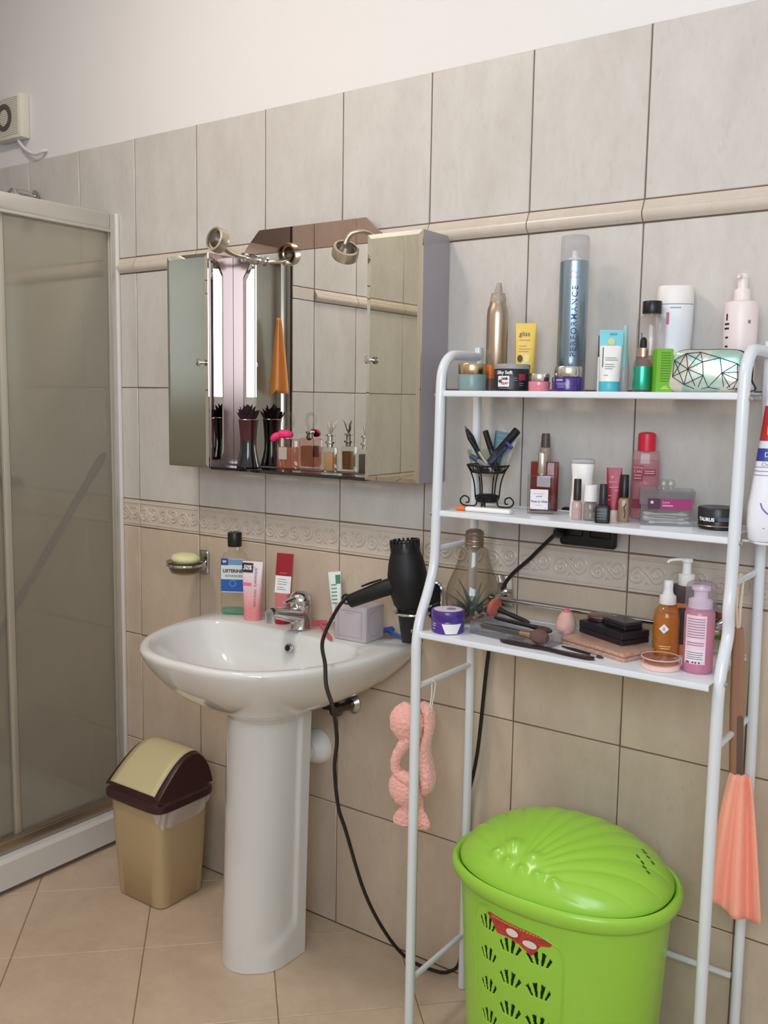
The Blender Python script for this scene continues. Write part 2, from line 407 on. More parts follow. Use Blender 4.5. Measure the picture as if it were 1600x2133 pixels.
m2 = nt.nodes.new('ShaderNodeMixShader'); m2.inputs[0].default_value = 0.28
m3 = nt.nodes.new('ShaderNodeMixShader'); m3.inputs[0].default_value = 0.05
nt.links.new(tl_.outputs[0], m1.inputs[1]); nt.links.new(df.outputs[0], m1.inputs[2])
nt.links.new(rf.outputs[0], m2.inputs[1]); nt.links.new(m1.outputs[0], m2.inputs[2])
nt.links.new(m2.outputs[0], m3.inputs[1]); nt.links.new(gl.outputs[0], m3.inputs[2]); nt.links.new(m3.outputs[0], nt.nodes['Material Output'].inputs[0])
FROSTED = m
MB().box(0.000, 0.005, -0.375, -0.028, 0.14, 1.836).obj('glass_panel', FROSTED, sh, 0)
MB().box(-0.014, -0.009, -W + 0.02, -0.355, 0.14, 1.836).obj('glass_panel', FROSTED, sh, 0)
MB().box(-0.004, 0.008, -0.385, -0.366, 0.14, 1.838, 0.002).obj('door_stile', mat('stile', (196, 190, 176), 0.35, 0.4), sh)
MB().box(-0.002, 0.010, -0.032, -0.024, 0.146, 1.832, 0.002).obj('door_stile', MATS['stile'], sh)

# shower fittings and broom seen behind the frosted glass
sf = thing('wall_shower', 'chrome shower head showing above the shower frame', 'shower head', (0.047, -0.012, 1.972))
MB().lathe([(0.02, 0), (0.022, 0.004), (0.012, 0.008)], 20).xf(Matrix.Rotation(PI / 2, 4, 'X')).obj('wall_plate', CHROME, sf)
MB().tube([(0, -0.004, 0), (0, -0.03, 0.006), (0.002, -0.06, 0.006), (0.004, -0.075, 0.0)], 0.009, 12).obj('arm', CHROME, sf)
MB().lathe([(0.009, 0.02), (0.02, 0.008), (0.024, 0.0), (0.024, -0.006), (0.0, -0.006)], 20, (0.004, -0.08, -0.008)).obj('rose', CHROME, sf)
mx = thing('shower_mixer', 'dark chrome shower mixer blurred behind the frosted glass', 'tap', (-0.15, -0.012, 1.08))
MB().tube([(-0.09, -0.04, 0), (0.09, -0.04, 0)], 0.022, 16).obj('body', mat('dark_chrome', (70, 64, 58), 0.25, 0.8), mx)
for s in (-1, 1):
    MB().tube([(s * 0.07, 0.0, 0), (s * 0.07, -0.04, 0)], 0.016, 14).obj('inlet', MATS['dark_chrome'], mx)
MB().tube([(0, -0.04, 0.0), (0, -0.055, 0.03), (0, -0.10, 0.045)], [0.02, 0.014, 0.01], 14).obj('lever', MATS['dark_chrome'], mx)
br = thing('broom_handle', 'purple broom handle with dark tip leaning behind frosted shower glass', 'broom')
a, b_ = Vector((0.372, -0.030, 1.185)), Vector((-0.15, -0.385, 0.13))
d = (b_ - a).normalized()
MB().tube([a + d * 0.06, a + d * 0.5, b_], 0.0115, 14).obj('pole', mat('purple_pole', (72, 30, 66), 0.5), br)
MB().tube([a - d * 0.012, a, a + d * 0.02, a + d * 0.07], [0.004, 0.010, 0.0135, 0.0135], 14).obj('tip', MATTE_BLACK, br)
MB().tube([b_ - d * 0.05, b_], [0.016, 0.02], 14).obj('socket', MATS['purple_pole'], br)
MB().loft([squircle(0.09, 0.018, z, 20, 4, b_.x, b_.y) for z in (0.065, 0.13)]).obj('brush_head', mat('broom_bristle', (70, 50, 66), 0.8), br)

# extractor fan on the back wall
fan = thing('extractor_fan', 'cream square extractor fan with round dark grille on the wall', 'fan', (-0.062, 0.0, 2.222))
CREAM = mat('cream_plastic', (226, 220, 206), 0.45)
b = MB().box(-0.070, 0.070, -0.031, 0.0044, -0.066, 0.066, 0.005)
b.obj('housing', CREAM, fan)
b = MB()
for i in range(19):
    z = -0.054 + i * 0.006
    b.box(-0.064, 0.060, -0.0335, -0.030, z, z + 0.0028)
g = b.obj('louvres', CREAM, fan, 0); g['kind'] = 'stuff'
b = MB()
prof = [(0.041, -0.0335), (0.040, -0.036), (0.026, -0.036), (0.025, -0.0335)]
b.lathe([(r, y) for r, y in prof + prof[:1]], 36, cap=False).xf(Matrix.Rotation(PI / 2, 4, 'X') @ Matrix.Scale(-1, 4, (0, 0, 1)))
b.v = [(x - 0.012, -abs(y), z) for x, y, z in b.v]
b.obj('intake_ring', mat('dusty_grey', (92, 84, 80), 0.7), fan)
tag(MB().tube(crom([(-0.035, -0.012, 2.163), (-0.019, -0.016, 2.143), (0.020, -0.021, 2.116), (0.058, -0.018, 2.100), (0.086, -0.008, 2.106), (0.091, 0.004, 2.110)], 5), 0.0055, 10).obj('fan_cable', mat('white_cable', (222, 218, 214), 0.5)),
    'short white cable curling from the extractor fan into the wall', 'cable')

# ---------------------------------------------------------------- mirror cabinet
cab = thing('mirror_cabinet', 'bathroom mirror cabinet with two mirrored side cupboards on the tiled wall', 'cabinet', (0, 0, 0))
CX0, CX1, CX2, CX3, CZ0, CZ1, CD = 0.754, 0.906, 1.410, 1.557, 1.181, 1.727, 0.112
SIDE = mat('cabinet_laminate', (158, 150, 156), 0.25)
CHEEK = mat('mauve_panel', (170, 142, 140), 0.18, 0.35)
INNER = mat('side_mirror', (216, 214, 214), 0.01, 1.0)
for nm, x0, x1 in (('cupboard', CX0, CX1), ('cupboard', CX2, CX3)):
    bx = MB().box(x0, x1, -CD + 0.006, -0.0015, CZ0, CZ1, 0.0008, 1).obj(nm, SIDE, cab, 20)
    dr = MB()
    # bevelled mirror door: flat centre with a chamfered border
    def ring(ins, y): return [(x0 + ins, y, CZ0 + ins), (x1 - ins, y, CZ0 + ins), (x1 - ins, y, CZ1 - ins), (x0 + ins, y, CZ1 - ins)]
    yf = -CD
    dr.loft([ring(0.0006, yf + 0.005), ring(0.0006, yf + 0.0012), ring(0.010, yf)], True, True)
    do = dr.obj('mirror_door', GREYMIR, cab, 0)
    kx = x1 - 0.020 if x0 < 1 else x0 + 0.016
    MB().lathe([(0.004, 0), (0.004, 0.008), (0.0085, 0.012), (0.009, 0.016), (0.006, 0.0195), (0, 0.0205)], 18).xf(Matrix.Translation((kx, yf, 1.452)) @ Matrix.Rotation(PI / 2, 4, 'X')).obj('knob', CHROME, do)
# inner cheeks: mirrors with cut corners facing each other
for s, x in ((1, CX1), (-1, CX2)):
    def poly(ins, off):
        y0, y1, z0, z1, c = -0.104 + ins, -0.060 - ins, CZ0 + 0.022 + ins, CZ1 - 0.008 - ins, 0.042
        pts = [(y0, z0), ((y0 + y1) / 2 - 0.01, z0), ((y0 + y1) / 2 + 0.01, z0), (y1, z0 + 0.02), (y1, z1 - c), (y1 - 0.6 * c, z1), (y0 + 0.004, z1), (y0, z1 - 0.004)]
        return [(x + s * off, y, z) for y, z in pts]
    MB().box(min(x, x + s * 0.001), max(x, x + s * 0.001), -0.106, -0.0225, CZ0 + 0.006, CZ1 - 0.002).obj('cheek_panel', CHEEK, cab, 0)
    MB().loft([poly(0, 0.0005), poly(0, 0.003), poly(0.007, 0.005)]).obj('cheek_mirror', INNER, cab, 0)
MB().box(CX1, CX2, -0.017, -0.0015, CZ0 + 0.006, 1.728).obj('backing', SIDE, cab, 0)
MB().box(CX1 + 0.001, CX2 - 0.001, -0.0215, -0.0165, CZ0 + 0.008, 1.726).obj('main_mirror', MIRROR, cab, 0)
MB().prism([(0.945, 1.7275), (CX2 - 0.012, 1.7275), (1.388, 1.742), (1.338, 1.786), (1.000, 1.786), (0.952, 1.742)], -0.0225, -0.0170).obj('bronze_headboard', BRONZE, cab, 0)
MB().prism([(0.96, 1.722), (CX2 - 0.02, 1.722), (1.33, 1.778), (1.008, 1.778)], -0.0168, -0.0015).obj('headboard_backing', SIDE, cab, 0)
shf = MB().box(CX1 + 0.001, CX2 - 0.001, -0.108, -0.0215, CZ0 - 0.003, CZ0 + 0.005, 0.001, 1).obj('shelf', mat('black_glass', (14, 13, 14), 0.05, coat=1.0), cab)
# two spot lamps on the mirror head
NICK = mat('champagne_nickel', (214, 204, 184), 0.28, 0.85)
def spot(name, label, base, pts, rot, flip):
    t = thing(name, label, 'lamp', base)
    MB().lathe([(0.013, 0), (0.013, 0.012), (0.009, 0.02), (0.009, 0.034), (0.012, 0.036), (0.012, 0.042), (0, 0.044)], 20).xf(Matrix.Rotation(PI / 2, 4, 'X')).obj('mount', CHROME, t)
    P = crom(pts, 6); n = len(P); bb = MB(); bb.tube(P, [0.007 + 0.006 * i / (n - 1) for i in range(n)], 16, flat=0.5); bb.obj('arm', NICK, t, 50)

    M = Matrix.Translation(P[-1]) @ rot
    MB().loft([[(r * math.cos(2 * PI * j / 28), r * math.sin(2 * PI * j / 28), z) for j in range(28)] for r, z in ((0.024, 0.012), (0.029, 0.011), (0.0305, -0.006), (0.0295, -0.013), (0.0255, -0.013), (0.0245, -0.004), (0.023, 0.009), (0.024, 0.012))], False, False).xf(M).obj('lamp_ring', NICK, t)
    MB().lathe([(0.0, 0.001), (0.019, 0.001), (0.0205, 0.004), (0.012, 0.016), (0.0, 0.018)], 24).xf(M).obj('reflector', mat('lamp_inside', (120, 110, 100), 0.35, 0.8), t)
spot('mirror_lamp', 'curved nickel spot lamp ring over the right mirror cupboard', (1.388, -0.0225, 1.726),
     [(0.002, -0.030, 0.002), (0.006, -0.060, 0.008), (0.002, -0.085, 0.010), (-0.016, -0.098, 0.004), (-0.028, -0.102, -0.014), (-0.028, -0.104, -0.034)], Matrix.Rotation(math.radians(38), 4, 'Y') @ Matrix.Rotation(math.radians(24), 4, 'X'), 1)
spot('mirror_lamp', 'curved nickel spot lamp ring over the left mirror cupboard', (0.985, -0.0225, 1.715),
     [(0.0, -0.030, 0.0), (-0.002, -0.060, 0.002), (0.0, -0.09, 0.006), (0.0, -0.118, 0.016), (0.0, -0.132, 0.03)], Matrix.Rotation(math.radians(-18), 4, 'Y') @ Matrix.Rotation(math.radians(78), 4, 'X'), -1)
SZ = CZ0 + 0.0052
# burgundy vase with dark petals
vs = thing('candle_vase', 'dark burgundy glass vase topped by black petals on mirror shelf', 'vase', (1.003, -0.066, SZ))
MB().lathe([(0.030, 0), (0.031, 0.002), (0.026, 0.02), (0.021, 0.045), (0.0205, 0.07)], 28).obj('foot', mat('black_gloss', (16, 13, 16), 0.15, coat=0.6), vs)
MB().lathe([(0.0205, 0.07), (0.022, 0.09), (0.0245, 0.118), (0.026, 0.122)], 28).lathe([(0.0195, 0.0705), (0.024, 0.12)], 28).obj('cup', mat('burgundy_glass', (72, 14, 30), 0.12, coat=0.8), vs)
MB().tube([(0.0262 * math.cos(t), 0.0262 * math.sin(t), 0.1225) for t in [2 * PI * i / 32 for i in range(32)]], 0.0008, 6, closed=True).obj('silver_rim', SILVER, vs)
PET = mat('dark_petal', (44, 16, 26), 0.8)
b = MB()
for k in range(11):
    a0 = k * 2.4; r = 0.010 + 0.019 * (k / 10)
    n = 8; rows = []
    for i in range(5):
        t = i / 4; row = []
        for j in range(n):
            s = (j / (n - 1) - 0.5) * 1.5
            rr = r * (0.6 + 0.5 * t) * (1 + 0.12 * math.sin(7 * s + k))
            row.append((rr * math.cos(a0 + s), rr * math.sin(a0 + s), 0.115 + (0.044 - 0.02 * (k / 10)) * t + 0.004 * math.sin(5 * s + k) * t))
        rows.append(row)
    b.loft(rows, False, False, closed=False)
p_ = b.obj('petals', PET, vs); p_['kind'] = 'stuff'

def bottle_bow(x, y, z):
    t = thing('perfume_bottle', 'square pink perfume bottle with hot pink bow and loop stopper', 'perfume', (x, y, z), 8)
    PK = clear('pink_glass', (248, 232, 226), 1.45, 0.02)
    MB().box(-0.028, 0.028, -0.019, 0.019, 0, 0.078, 0.006, 3).obj('bottle', PK, t)
    MB().box(-0.024, 0.024, -0.0155, 0.0155, 0.005, 0.058, 0.004, 2).obj('perfume', clear('pink_scent', (246, 212, 198), 1.1, 0.05, 0.25, (232, 176, 158)), t)
    MB().box(-0.014, 0.010, -0.0197, -0.0191, 0.028, 0.058).obj('label', mat('mist_label', (176, 168, 156), 0.4), t, 0)
    MB().lathe([(0.010, 0.078), (0.010, 0.088), (0.013, 0.090), (0.013, 0.094), (0.007, 0.097)], 20).obj('collar', SILVER, t)
    MB().tube(crom([(-0.005, 0, 0.096), (-0.012, 0, 0.112), (-0.016, 0, 0.126), (-0.008, 0, 0.138), (0.008, 0, 0.138), (0.016, 0, 0.126), (0.012, 0, 0.112), (0.005, 0, 0.096)], 5), 0.0042, 10).obj('loop_stopper', GLASS, t)
    HP = mat('hot_pink', (238, 52, 118), 0.6)
    bb = MB()
    bb.tube(crom([(-0.018, -0.006, 0.086), (-0.008, -0.014, 0.090), (0.008, -0.014, 0.090), (0.020, -0.006, 0.088)], 4), [0.004, 0.0075, 0.009, 0.01, 0.011, 0.011, 0.010, 0.010, 0.010, 0.009, 0.008, 0.006, 0.004], 10)
    bb.tube(crom([(-0.010, -0.016, 0.086), (-0.022, -0.02, 0.084), (-0.030, -0.02, 0.077), (-0.034, -0.018, 0.072)], 4), [0.004, 0.007, 0.009, 0.0095, 0.0095, 0.009, 0.009, 0.008, 0.008, 0.007, 0.006, 0.004, 0.002], 10)
    bb.obj('bow', HP, t)
bottle_bow(1.137, -0.066, SZ)
def bottle_wing(x, y, z, label, tint, yaw=5, s=1.0):
    t = thing('perfume_bottle', label, 'perfume', (x, y, z), yaw)
    MB().box(-0.0165 * s, 0.0165 * s, -0.013, 0.013, 0, 0.062, 0.003, 2).obj('bottle', GLASS, t)
    MB().box(-0.0135 * s, 0.0135 * s, -0.0105, 0.0105, 0.005, 0.050, 0.002, 2).obj('perfume', tint, t)
    MB().lathe([(0.008, 0.062), (0.008, 0.070), (0.012, 0.072), (0.012, 0.076), (0.007, 0.078), (0.007, 0.088), (0.012, 0.090), (0.009, 0.094), (0, 0.096)], 18).obj('collar', SILVER, t)
    bb = MB()
    for k, (dx, dy) in enumerate(((-0.009, 0.004), (0.004, -0.002), (0.010, 0.006))):
        bb.tube(crom([(0, 0, 0.092), (dx * 0.4, dy * .4, 0.104), (dx * 0.9, dy, 0.116), (dx * 1.6, dy * 1.4, 0.127)], 4), [0.0014, 0.0026, 0.0034, 0.0040, 0.0042, 0.0042, 0.0040, 0.0036, 0.003, 0.0024, 0.0018, 0.0012, 0.0004], 8, flat=0.45)
    bb.obj('leaf_stopper', SILVER, t)
bottle_wing(1.266, -0.058, SZ, 'amber perfume bottle with silver leaf stopper beside bow bottle', clear('amber_scent', (240, 204, 170), 1.1, 0.05, 0.45, (222, 176, 134)))
bottle_wing(1.372, -0.058, SZ, 'grey perfume bottle with leaf stopper beside right cupboard door', clear('grey_scent', (150, 138, 130), 1.1, 0.05, 0.3, (120, 108, 100)), 0, 0.95)

# ---------------------------------------------------------------- orange towel on the wall behind (seen in the mirror)
def drape(name, m, top, half_top, half_bot, length, fold, nf, seed, yaw=0, hem=0.02, parent=None, thick=0.004):
    rnd = random.Random(seed); ns, nt_ = 40, 26; rows = []
    ph = rnd.uniform(0, 6)
    for i in range(nt_ + 1):
        t = i / nt_; row = []
        wd = half_top + (half_bot - half_top) * (t ** 0.8)
        for j in range(ns + 1):
            s = j / ns * 2 - 1
            x = s * wd
            y = fold * (0.35 + 0.65 * t) * math.sin(nf * PI * s + ph + 0.6 * math.sin(2 * t)) + 0.3 * fold * math.sin(nf * 2.3 * s + 2 * ph)
            z = -length * t * (1 - 0.06 * abs(s)) + (hem * math.sin(2.1 * s + ph) + 0.006 * math.sin(nf * PI * s)) * t
            row.append((x, y, z))
        rows.append(row)
    b = MB(); b.loft(rows, False, False, closed=False)
    o = b.obj(name, m, parent, 60); o.location = top; o.rotation_euler = (0, 0, math.radians(yaw))
    sl = o.modifiers.new('thickness', 'SOLIDIFY'); sl.thickness = thick; sl.offset = 0
    return o
ORANGE_T = mat('orange_towel', (236, 158, 88), 0.95, bump=(300, 0.4), sheen=0.3)
ot = drape('hanging_towel', ORANGE_T, (0.452, -0.705, 1.64), 0.010, 0.046, 0.27, 0.009, 1.5, 4, 90)
tag(ot, 'orange towel hanging beside the shower, seen in the mirror', 'towel')

# ---------------------------------------------------------------- soap dish
sd = thing('soap_dish', 'chrome wall soap dish with clear glass bowl', 'soap dish', (0.774, 0, 0.905))
MB().box(-0.017, 0.017, -0.008, -0.0005, -0.034, 0.034, 0.006, 3).obj('wall_plate', CHROME, sd)
MB().tube([(0, -0.006, -0.010), (0, -0.022, -0.006), (0, -0.028, 0.0)], [0.014, 0.012, 0.011], 14).obj('bracket', CHROME, sd)
MB().tube([(0.0495 * math.cos(t), -0.074 + 0.048 * math.sin(t), 0.004) for t in [2 * PI * i / 36 for i in range(36)]], 0.0045, 10, closed=True).obj('ring', CHROME, sd)
MB().lathe([(0.030, -0.022), (0.040, -0.018), (0.046, -0.004), (0.049, 0.010), (0.053, 0.013), (0.049, 0.011), (0.044, -0.002), (0.036, -0.015), (0, -0.016)], 36, (0, -0.074, 0)).obj('glass_bowl', clear('soap_glass', (214, 212, 200), 1.5), sd)
so = MB()
rg = []
for i in range(13):
    t = -PI / 2 + PI * i / 12
    rg.append([(0.044 * max(0.02, math.cos(t)) ** 0.75 * math.cos(a), -0.074 + 0.036 * max(0.02, math.cos(t)) ** 0.75 * math.sin(a), 0.924 - 0.905 + 0.0165 * math.sin(t)) for a in [2 * PI * j / 28 for j in range(28)]])
so.loft(rg)
o = so.obj('soap_bar', mat('pale_soap', (224, 220, 166), 0.5, sss=0.15)); o.location = (0.774, 0, 0.905)
tag(o, 'pale yellow oval soap bar lying in the wall dish', 'soap')

# ---------------------------------------------------------------- wash basin and pedestal
BX, BZ = 1.21, 0.800
N = 96
def polar(half, cy):
    """half outline (x>=0) as (x, y) from front to back -> radius by angle around (0, cy)"""
    pts = [(x, y - cy) for x, y in half] + [(-x, y - cy) for x, y in half[::-1][1:-1]]
    P = crom([(x, y, 0) for x, y in pts], 10, closed=True)
    ang = sorted(((math.atan2(p.y, p.x) % (2 * PI), p.length) for p in P))
    out = []
    for k in range(N):
        a = 2 * PI * k / N
        lo = max((q for q in ang if q[0] <= a), default=(ang[-1][0] - 2 * PI, ang[-1][1])); hi = min((q for q in ang if q[0] > a), default=(ang[0][0] + 2 * PI, ang[0][1]))
        f = (a - lo[0]) / max(1e-6, hi[0] - lo[0]); out.append(lo[1] + (hi[1] - lo[1]) * f)
    return out
CYB = -0.27
outer = polar([(0, -0.497), (0.09, -0.491), (0.165, -0.463), (0.225, -0.405), (0.268, -0.322), (0.293, -0.225), (0.302, -0.13), (0.299, -0.055), (0.294, -0.006), (0.285, -0.003), (0.15, -0.003), (0, -0.003)], CYB)
inner = polar([(0, -0.476), (0.09, -0.468), (0.155, -0.440), (0.207, -0.388), (0.244, -0.315), (0.258, -0.24), (0.25, -0.19), (0.215, -0.158), (0.14, -0.147), (0, -0.145)], CYB)
pedt = polar([(0, -0.285), (0.05, -0.275), (0.092, -0.235), (0.108, -0.18), (0.108, -0.12), (0.09, -0.09), (0, -0.085)], CYB + 0.09)
def ringp(rad, cy, z, s=1.0, grow=0.0, ymax=None):
    r = []
    for k in range(N):
        a = 2 * PI * k / N; R = rad[k] * s + grow
        y = cy + R * math.sin(a)
        if ymax is not None: y = min(y, ymax)
        r.append((R * math.cos(a), y, z))
    return r
def mixring(r1, r2, f, z): return [((1 - f) * p[0] + f * q[0], (1 - f) * p[1] + f * q[1], z) for p, q in zip(r1, r2)]
ro = ringp(outer, CYB, 0, 1, 0, -0.002); rp = [(x - 0.046, y, z) for x, y, z in ringp(pedt, CYB + 0.09, 0, 0.88)]
basin = thing('wash_basin', 'white ceramic wash basin on its pedestal against the wall', 'wash basin', (BX, 0, 0))
b = MB(); rings = []
for f, z in ((1.0, 0.600), (0.97, 0.612), (0.80, 0.632), (0.62, 0.652), (0.44, 0.676), (0.27, 0.706), (0.14, 0.738), (0.05, 0.766), (0.012, 0.782)): rings.append(mixring(ro, rp, f, z))
rings.append([(x, y, 0.792) for x, y, z in ringp(outer, CYB, 0, 1, 0.0005, -0.002)])
rings.append(ringp(outer, CYB, 0.798, 1, -0.003, -0.002)); rings.append(ringp(outer, CYB, 0.8005, 1, -0.008, -0.002))
rings.append(ringp(inner, CYB, 0.8005, 1, 0.006)); rings.append(ringp(inner, CYB, 0.798, 1, 0.0)); rings.append(ringp(inner, CYB, 0.790, 1, -0.006))
for s, z in ((0.93, 0.770), (0.86, 0.740), (0.74, 0.706), (0.55, 0.684), (0.30, 0.672), (0.08, 0.669)): rings.append(ringp(inner, CYB, z, s))
b.loft(rings, False, True); b.obj('bowl', CERAMIC, basin, 50)
MB().lathe([(0.021, 0.0), (0.021, 0.003), (0.016, 0.004), (0.012, 0.002), (0, 0.002)], 24, (0, CYB, 0.669)).obj('drain', CHROME, basin)
M = Matrix.Translation((0.018, -0.1655, 0.768)) @ Matrix.Rotation(math.radians(68), 4, 'X')
MB().lathe([(0.0075, 0.003), (0.0105, 0.0035), (0.012, 0.0015), (0.012, -0.003)], 24, cap=False).xf(M).obj('overflow_ring', CHROME, basin)
MB().lathe([(0.0, 0.0015), (0.008, 0.0022)], 20).xf(M).obj('overflow_hole', MATTE_BLACK, basin)
# pedestal with a flange along its back edge and foot
pd = thing('basin_pedestal', 'tall white ceramic pedestal under the wash basin', 'pedestal', (1.183, 0, 0))
b = MB(); rings = []; NP = 72
def ped(z):
    t = z / 0.61; hw = 0.082 + 0.011 * t ** 1.5; yf = -0.318 + 0.045 * t; yb = -0.150 + 0.03 * t
    shift = -0.020 * t
    pts = []
    yc = yf + hw * 1.15
    for k in range(NP // 2 + 1):
        a = PI + PI * k / (NP // 2)
        pts.append([hw * math.cos(a), yc + 1.15 * hw * math.sin(a)])
    m = NP // 4
    side = [[hw, yc + (yb - yc) * (i + 1) / m] for i in range(m)]
    back = [[-hw, yb - (yb - yc) * i / m] for i in range(m)]
    pts = pts + side + back
    out = []
    for x, y in pts:
        fl = 0.0
        e = (y - (yb - 0.042)) / 0.012; e = max(0, min(1, e))
        fz = max(0, min(1, 1 - (z - 0.045 - 0.05 * max(0, min(1, (y - (yb - 0.11)) / 0.10))) / 0.02))
        q = max(e * e * (3 - 2 * e), (fz * fz * (3 - 2 * fz)) * max(0, min(1, (y - yf - 0.02) / 0.03)))
        out.append((x * (1 + 0.09 * q) + shift, y, z))
    return out
for i in range(49): rings.append(ped(0.001 + 0.609 * (i / 48) ** 1.25))
b.loft(rings); b.obj('column', CERAMIC, pd, 50)
# waste pipe and angle valve
wp = thing('waste_pipe', 'white plastic waste pipe with wall rosette behind the pedestal', 'pipe', (1.185, 0, 0.466))
MB().lathe([(0.046, 0.0), (0.046, 0.006), (0.040, 0.022), (0.028, 0.038), (0.026, 0.040)], 32).xf(Matrix.Rotation(PI / 2, 4, 'X')).obj('rosette', WHITE_PL, wp)
MB().tube(crom([(0, -0.02, 0), (0.008, -0.06, 0.0), (0.020, -0.10, -0.004), (0.022, -0.14, 0.0)], 5), 0.022, 18).obj('pipe', WHITE_PL, wp)
av = thing('angle_valve', 'dark chrome angle valve under the basin', 'valve', (1.298, 0, 0.602))
DCH = mat('worn_chrome', (96, 88, 84), 0.25, 0.9)
MB().lathe([(0.026, 0), (0.026, 0.003), (0.016, 0.012)], 24).xf(Matrix.Rotation(PI / 2, 4, 'X')).obj('rosette', STEEL, av)
MB().tube([(0, -0.01, 0), (0, -0.058, 0)], 0.011, 14).obj('body', DCH, av)
MB().tube([(0, -0.045, 0), (-0.016, -0.047, 0.0), (-0.05, -0.050, 0.0)], [0.011, 0.011, 0.013], 14).obj('outlet', DCH, av)
MB().lathe([(0.015, 0), (0.017, 0.01), (0.015, 0.02), (0, 0.022)], 8, (0, 0, 0)).xf(Matrix.Translation((0, -0.056, 0)) @ Matrix.Rotation(PI / 2, 4, 'X')).obj('knob', DCH, av)
MB().tube([(-0.045, -0.050, 0.004), (-0.05, -0.050, 0.03)], 0.007, 12).obj('hose', STEEL, av)
# faucet
TOPZ = 0.8008
fa = thing('faucet', 'chrome single lever basin mixer tap', 'faucet', (1.212, -0.102, TOPZ), 0)
MB().lathe([(0.024, 0), (0.025, 0.003), (0.0235, 0.006), (0.0235, 0.050), (0.0245, 0.053)], 32).obj('body', CHROME, fa)
b = MB()
P = crom([(0, 0.008, 0.035), (0, -0.025, 0.040), (-0.002, -0.06, 0.048), (-0.004, -0.095, 0.056), (-0.004, -0.108, 0.056)], 6)
rg = []
for i, q in enumerate(P):
    t = i / (len(P) - 1); ww = 0.022 - 0.008 * t; hh = 0.024 - 0.014 * t if t < 0.85 else 0.011
    rg.append([(q.x + ww * math.cos(a), q.y, q.z + hh * math.sin(a)) for a in [2 * PI * j / 20 for j in range(20)]])
b.loft(rg); b.obj('spout', CHROME, fa, 50)
MB().lathe([(0.0105, -0.018), (0.0115, -0.016), (0.012, 0.004), (0.0125, 0.008)], 20, (-0.004, -0.106, 0.052)).obj('aerator', CHROME, fa)
MB().lathe([(0.0245, 0.053), (0.0265, 0.056), (0.028, 0.070), (0.0265, 0.082), (0.019, 0.091), (0.009, 0.0945), (0, 0.095)], 32).obj('lever_cap', CHROME, fa)
MB().tube([(0, 0.004, 0.084), (-0.002, -0.03, 0.079), (-0.004, -0.055, 0.074)], [0.012, 0.010, 0.006], 14, flat=0.45).obj('lever', CHROME, fa)
MB().lathe([(0.0035, 0.0), (0.0035, 0.0008), (0, 0.0008)], 14).xf(Matrix.Translation((0.012, -0.0236, 0.068)) @ Matrix.Rotation(math.radians(28), 4, 'Z') @ Matrix.Rotation(math.radians(90), 4, 'X')).obj('index_dot', PRINT_K, fa)

# ---------------------------------------------------------------- items on the basin
# mouthwash
t = thing('mouthwash_bottle', 'clear mouthwash bottle with black cap and blue label', 'bottle', (0.966, -0.079, TOPZ), 30)
MWG = clear('mouthwash_clear', (248, 250, 248), 1.45, 0.03)
MB().loft([squircle(0.036 * s, 0.022 * s, z, 36, 4) for s, z in ((0.94, 0), (1, 0.004), (1, 0.128), (0.97, 0.142), (0.80, 0.158), (0.50, 0.166), (0.42, 0.17), (0.40, 0.183))]).obj('bottle', MWG, t)
MB().loft([squircle(0.0335 * s, 0.0195 * s, z, 36, 4) for s, z in ((0.94, 0.003), (1, 0.006), (1, 0.013))]).obj('mouthwash', clear('mint_liquid', (192, 234, 218), 1.15, 0.05, 0.3, (150, 212, 190)), t)
MB().lathe([(0.018, 0.178), (0.0185, 0.18), (0.0185, 0.213), (0.0175, 0.215), (0, 0.215)], 28).obj('cap', BLACK, t)
def front_panel(name, m, parent, x0, x1, z0, z1, y=-0.0223, bulge=0.0):
    return MB().loft([[(x0, y, z) , (x1, y, z)] for z in (z0, z1)], False, False, closed=False).obj(name, m, parent, 0)
front_panel('label', mat('mw_label', (214, 220, 220), 0.4), t, -0.031, 0.031, 0.060, 0.148)
front_panel('label', mat('mw_blue', (40, 92, 168), 0.4), t, -0.031, 0.031, 0.062, 0.094, -0.0225)
front_panel('label', mat('mw_sky', (108, 150, 196), 0.4), t, -0.031, 0.031, 0.132, 0.147, -0.0225)
front_panel('label', mat('mw_navy', (40, 74, 140), 0.4), t, -0.031, -0.012, 0.131, 0.1485, -0.0226)
text('LISTERINE', 0.0118, PRINT_K, t, (0.0, -0.0228, 0.116), bold=0.0004)
text('ADVANCED', 0.0085, PRINT_K, t, (0.002, -0.0228, 0.103), shear=0.2)
MB().loft([[(0.009 * math.cos(a), -0.0228, 0.084 + 0.009 * math.sin(a)) for a in [2 * PI * j / 24 for j in range(25)]], [(0.007 * math.cos(a), -0.0228, 0.084 + 0.007 * math.sin(a)) for a in [2 * PI * j / 24 for j in range(25)]]], False, False, closed=False).obj('emblem', MATS['mw_sky'], t, 0)
text('W', 0.010, PRINT_W, t, (-0.0215, -0.0229, 0.140), bold=0.0003)

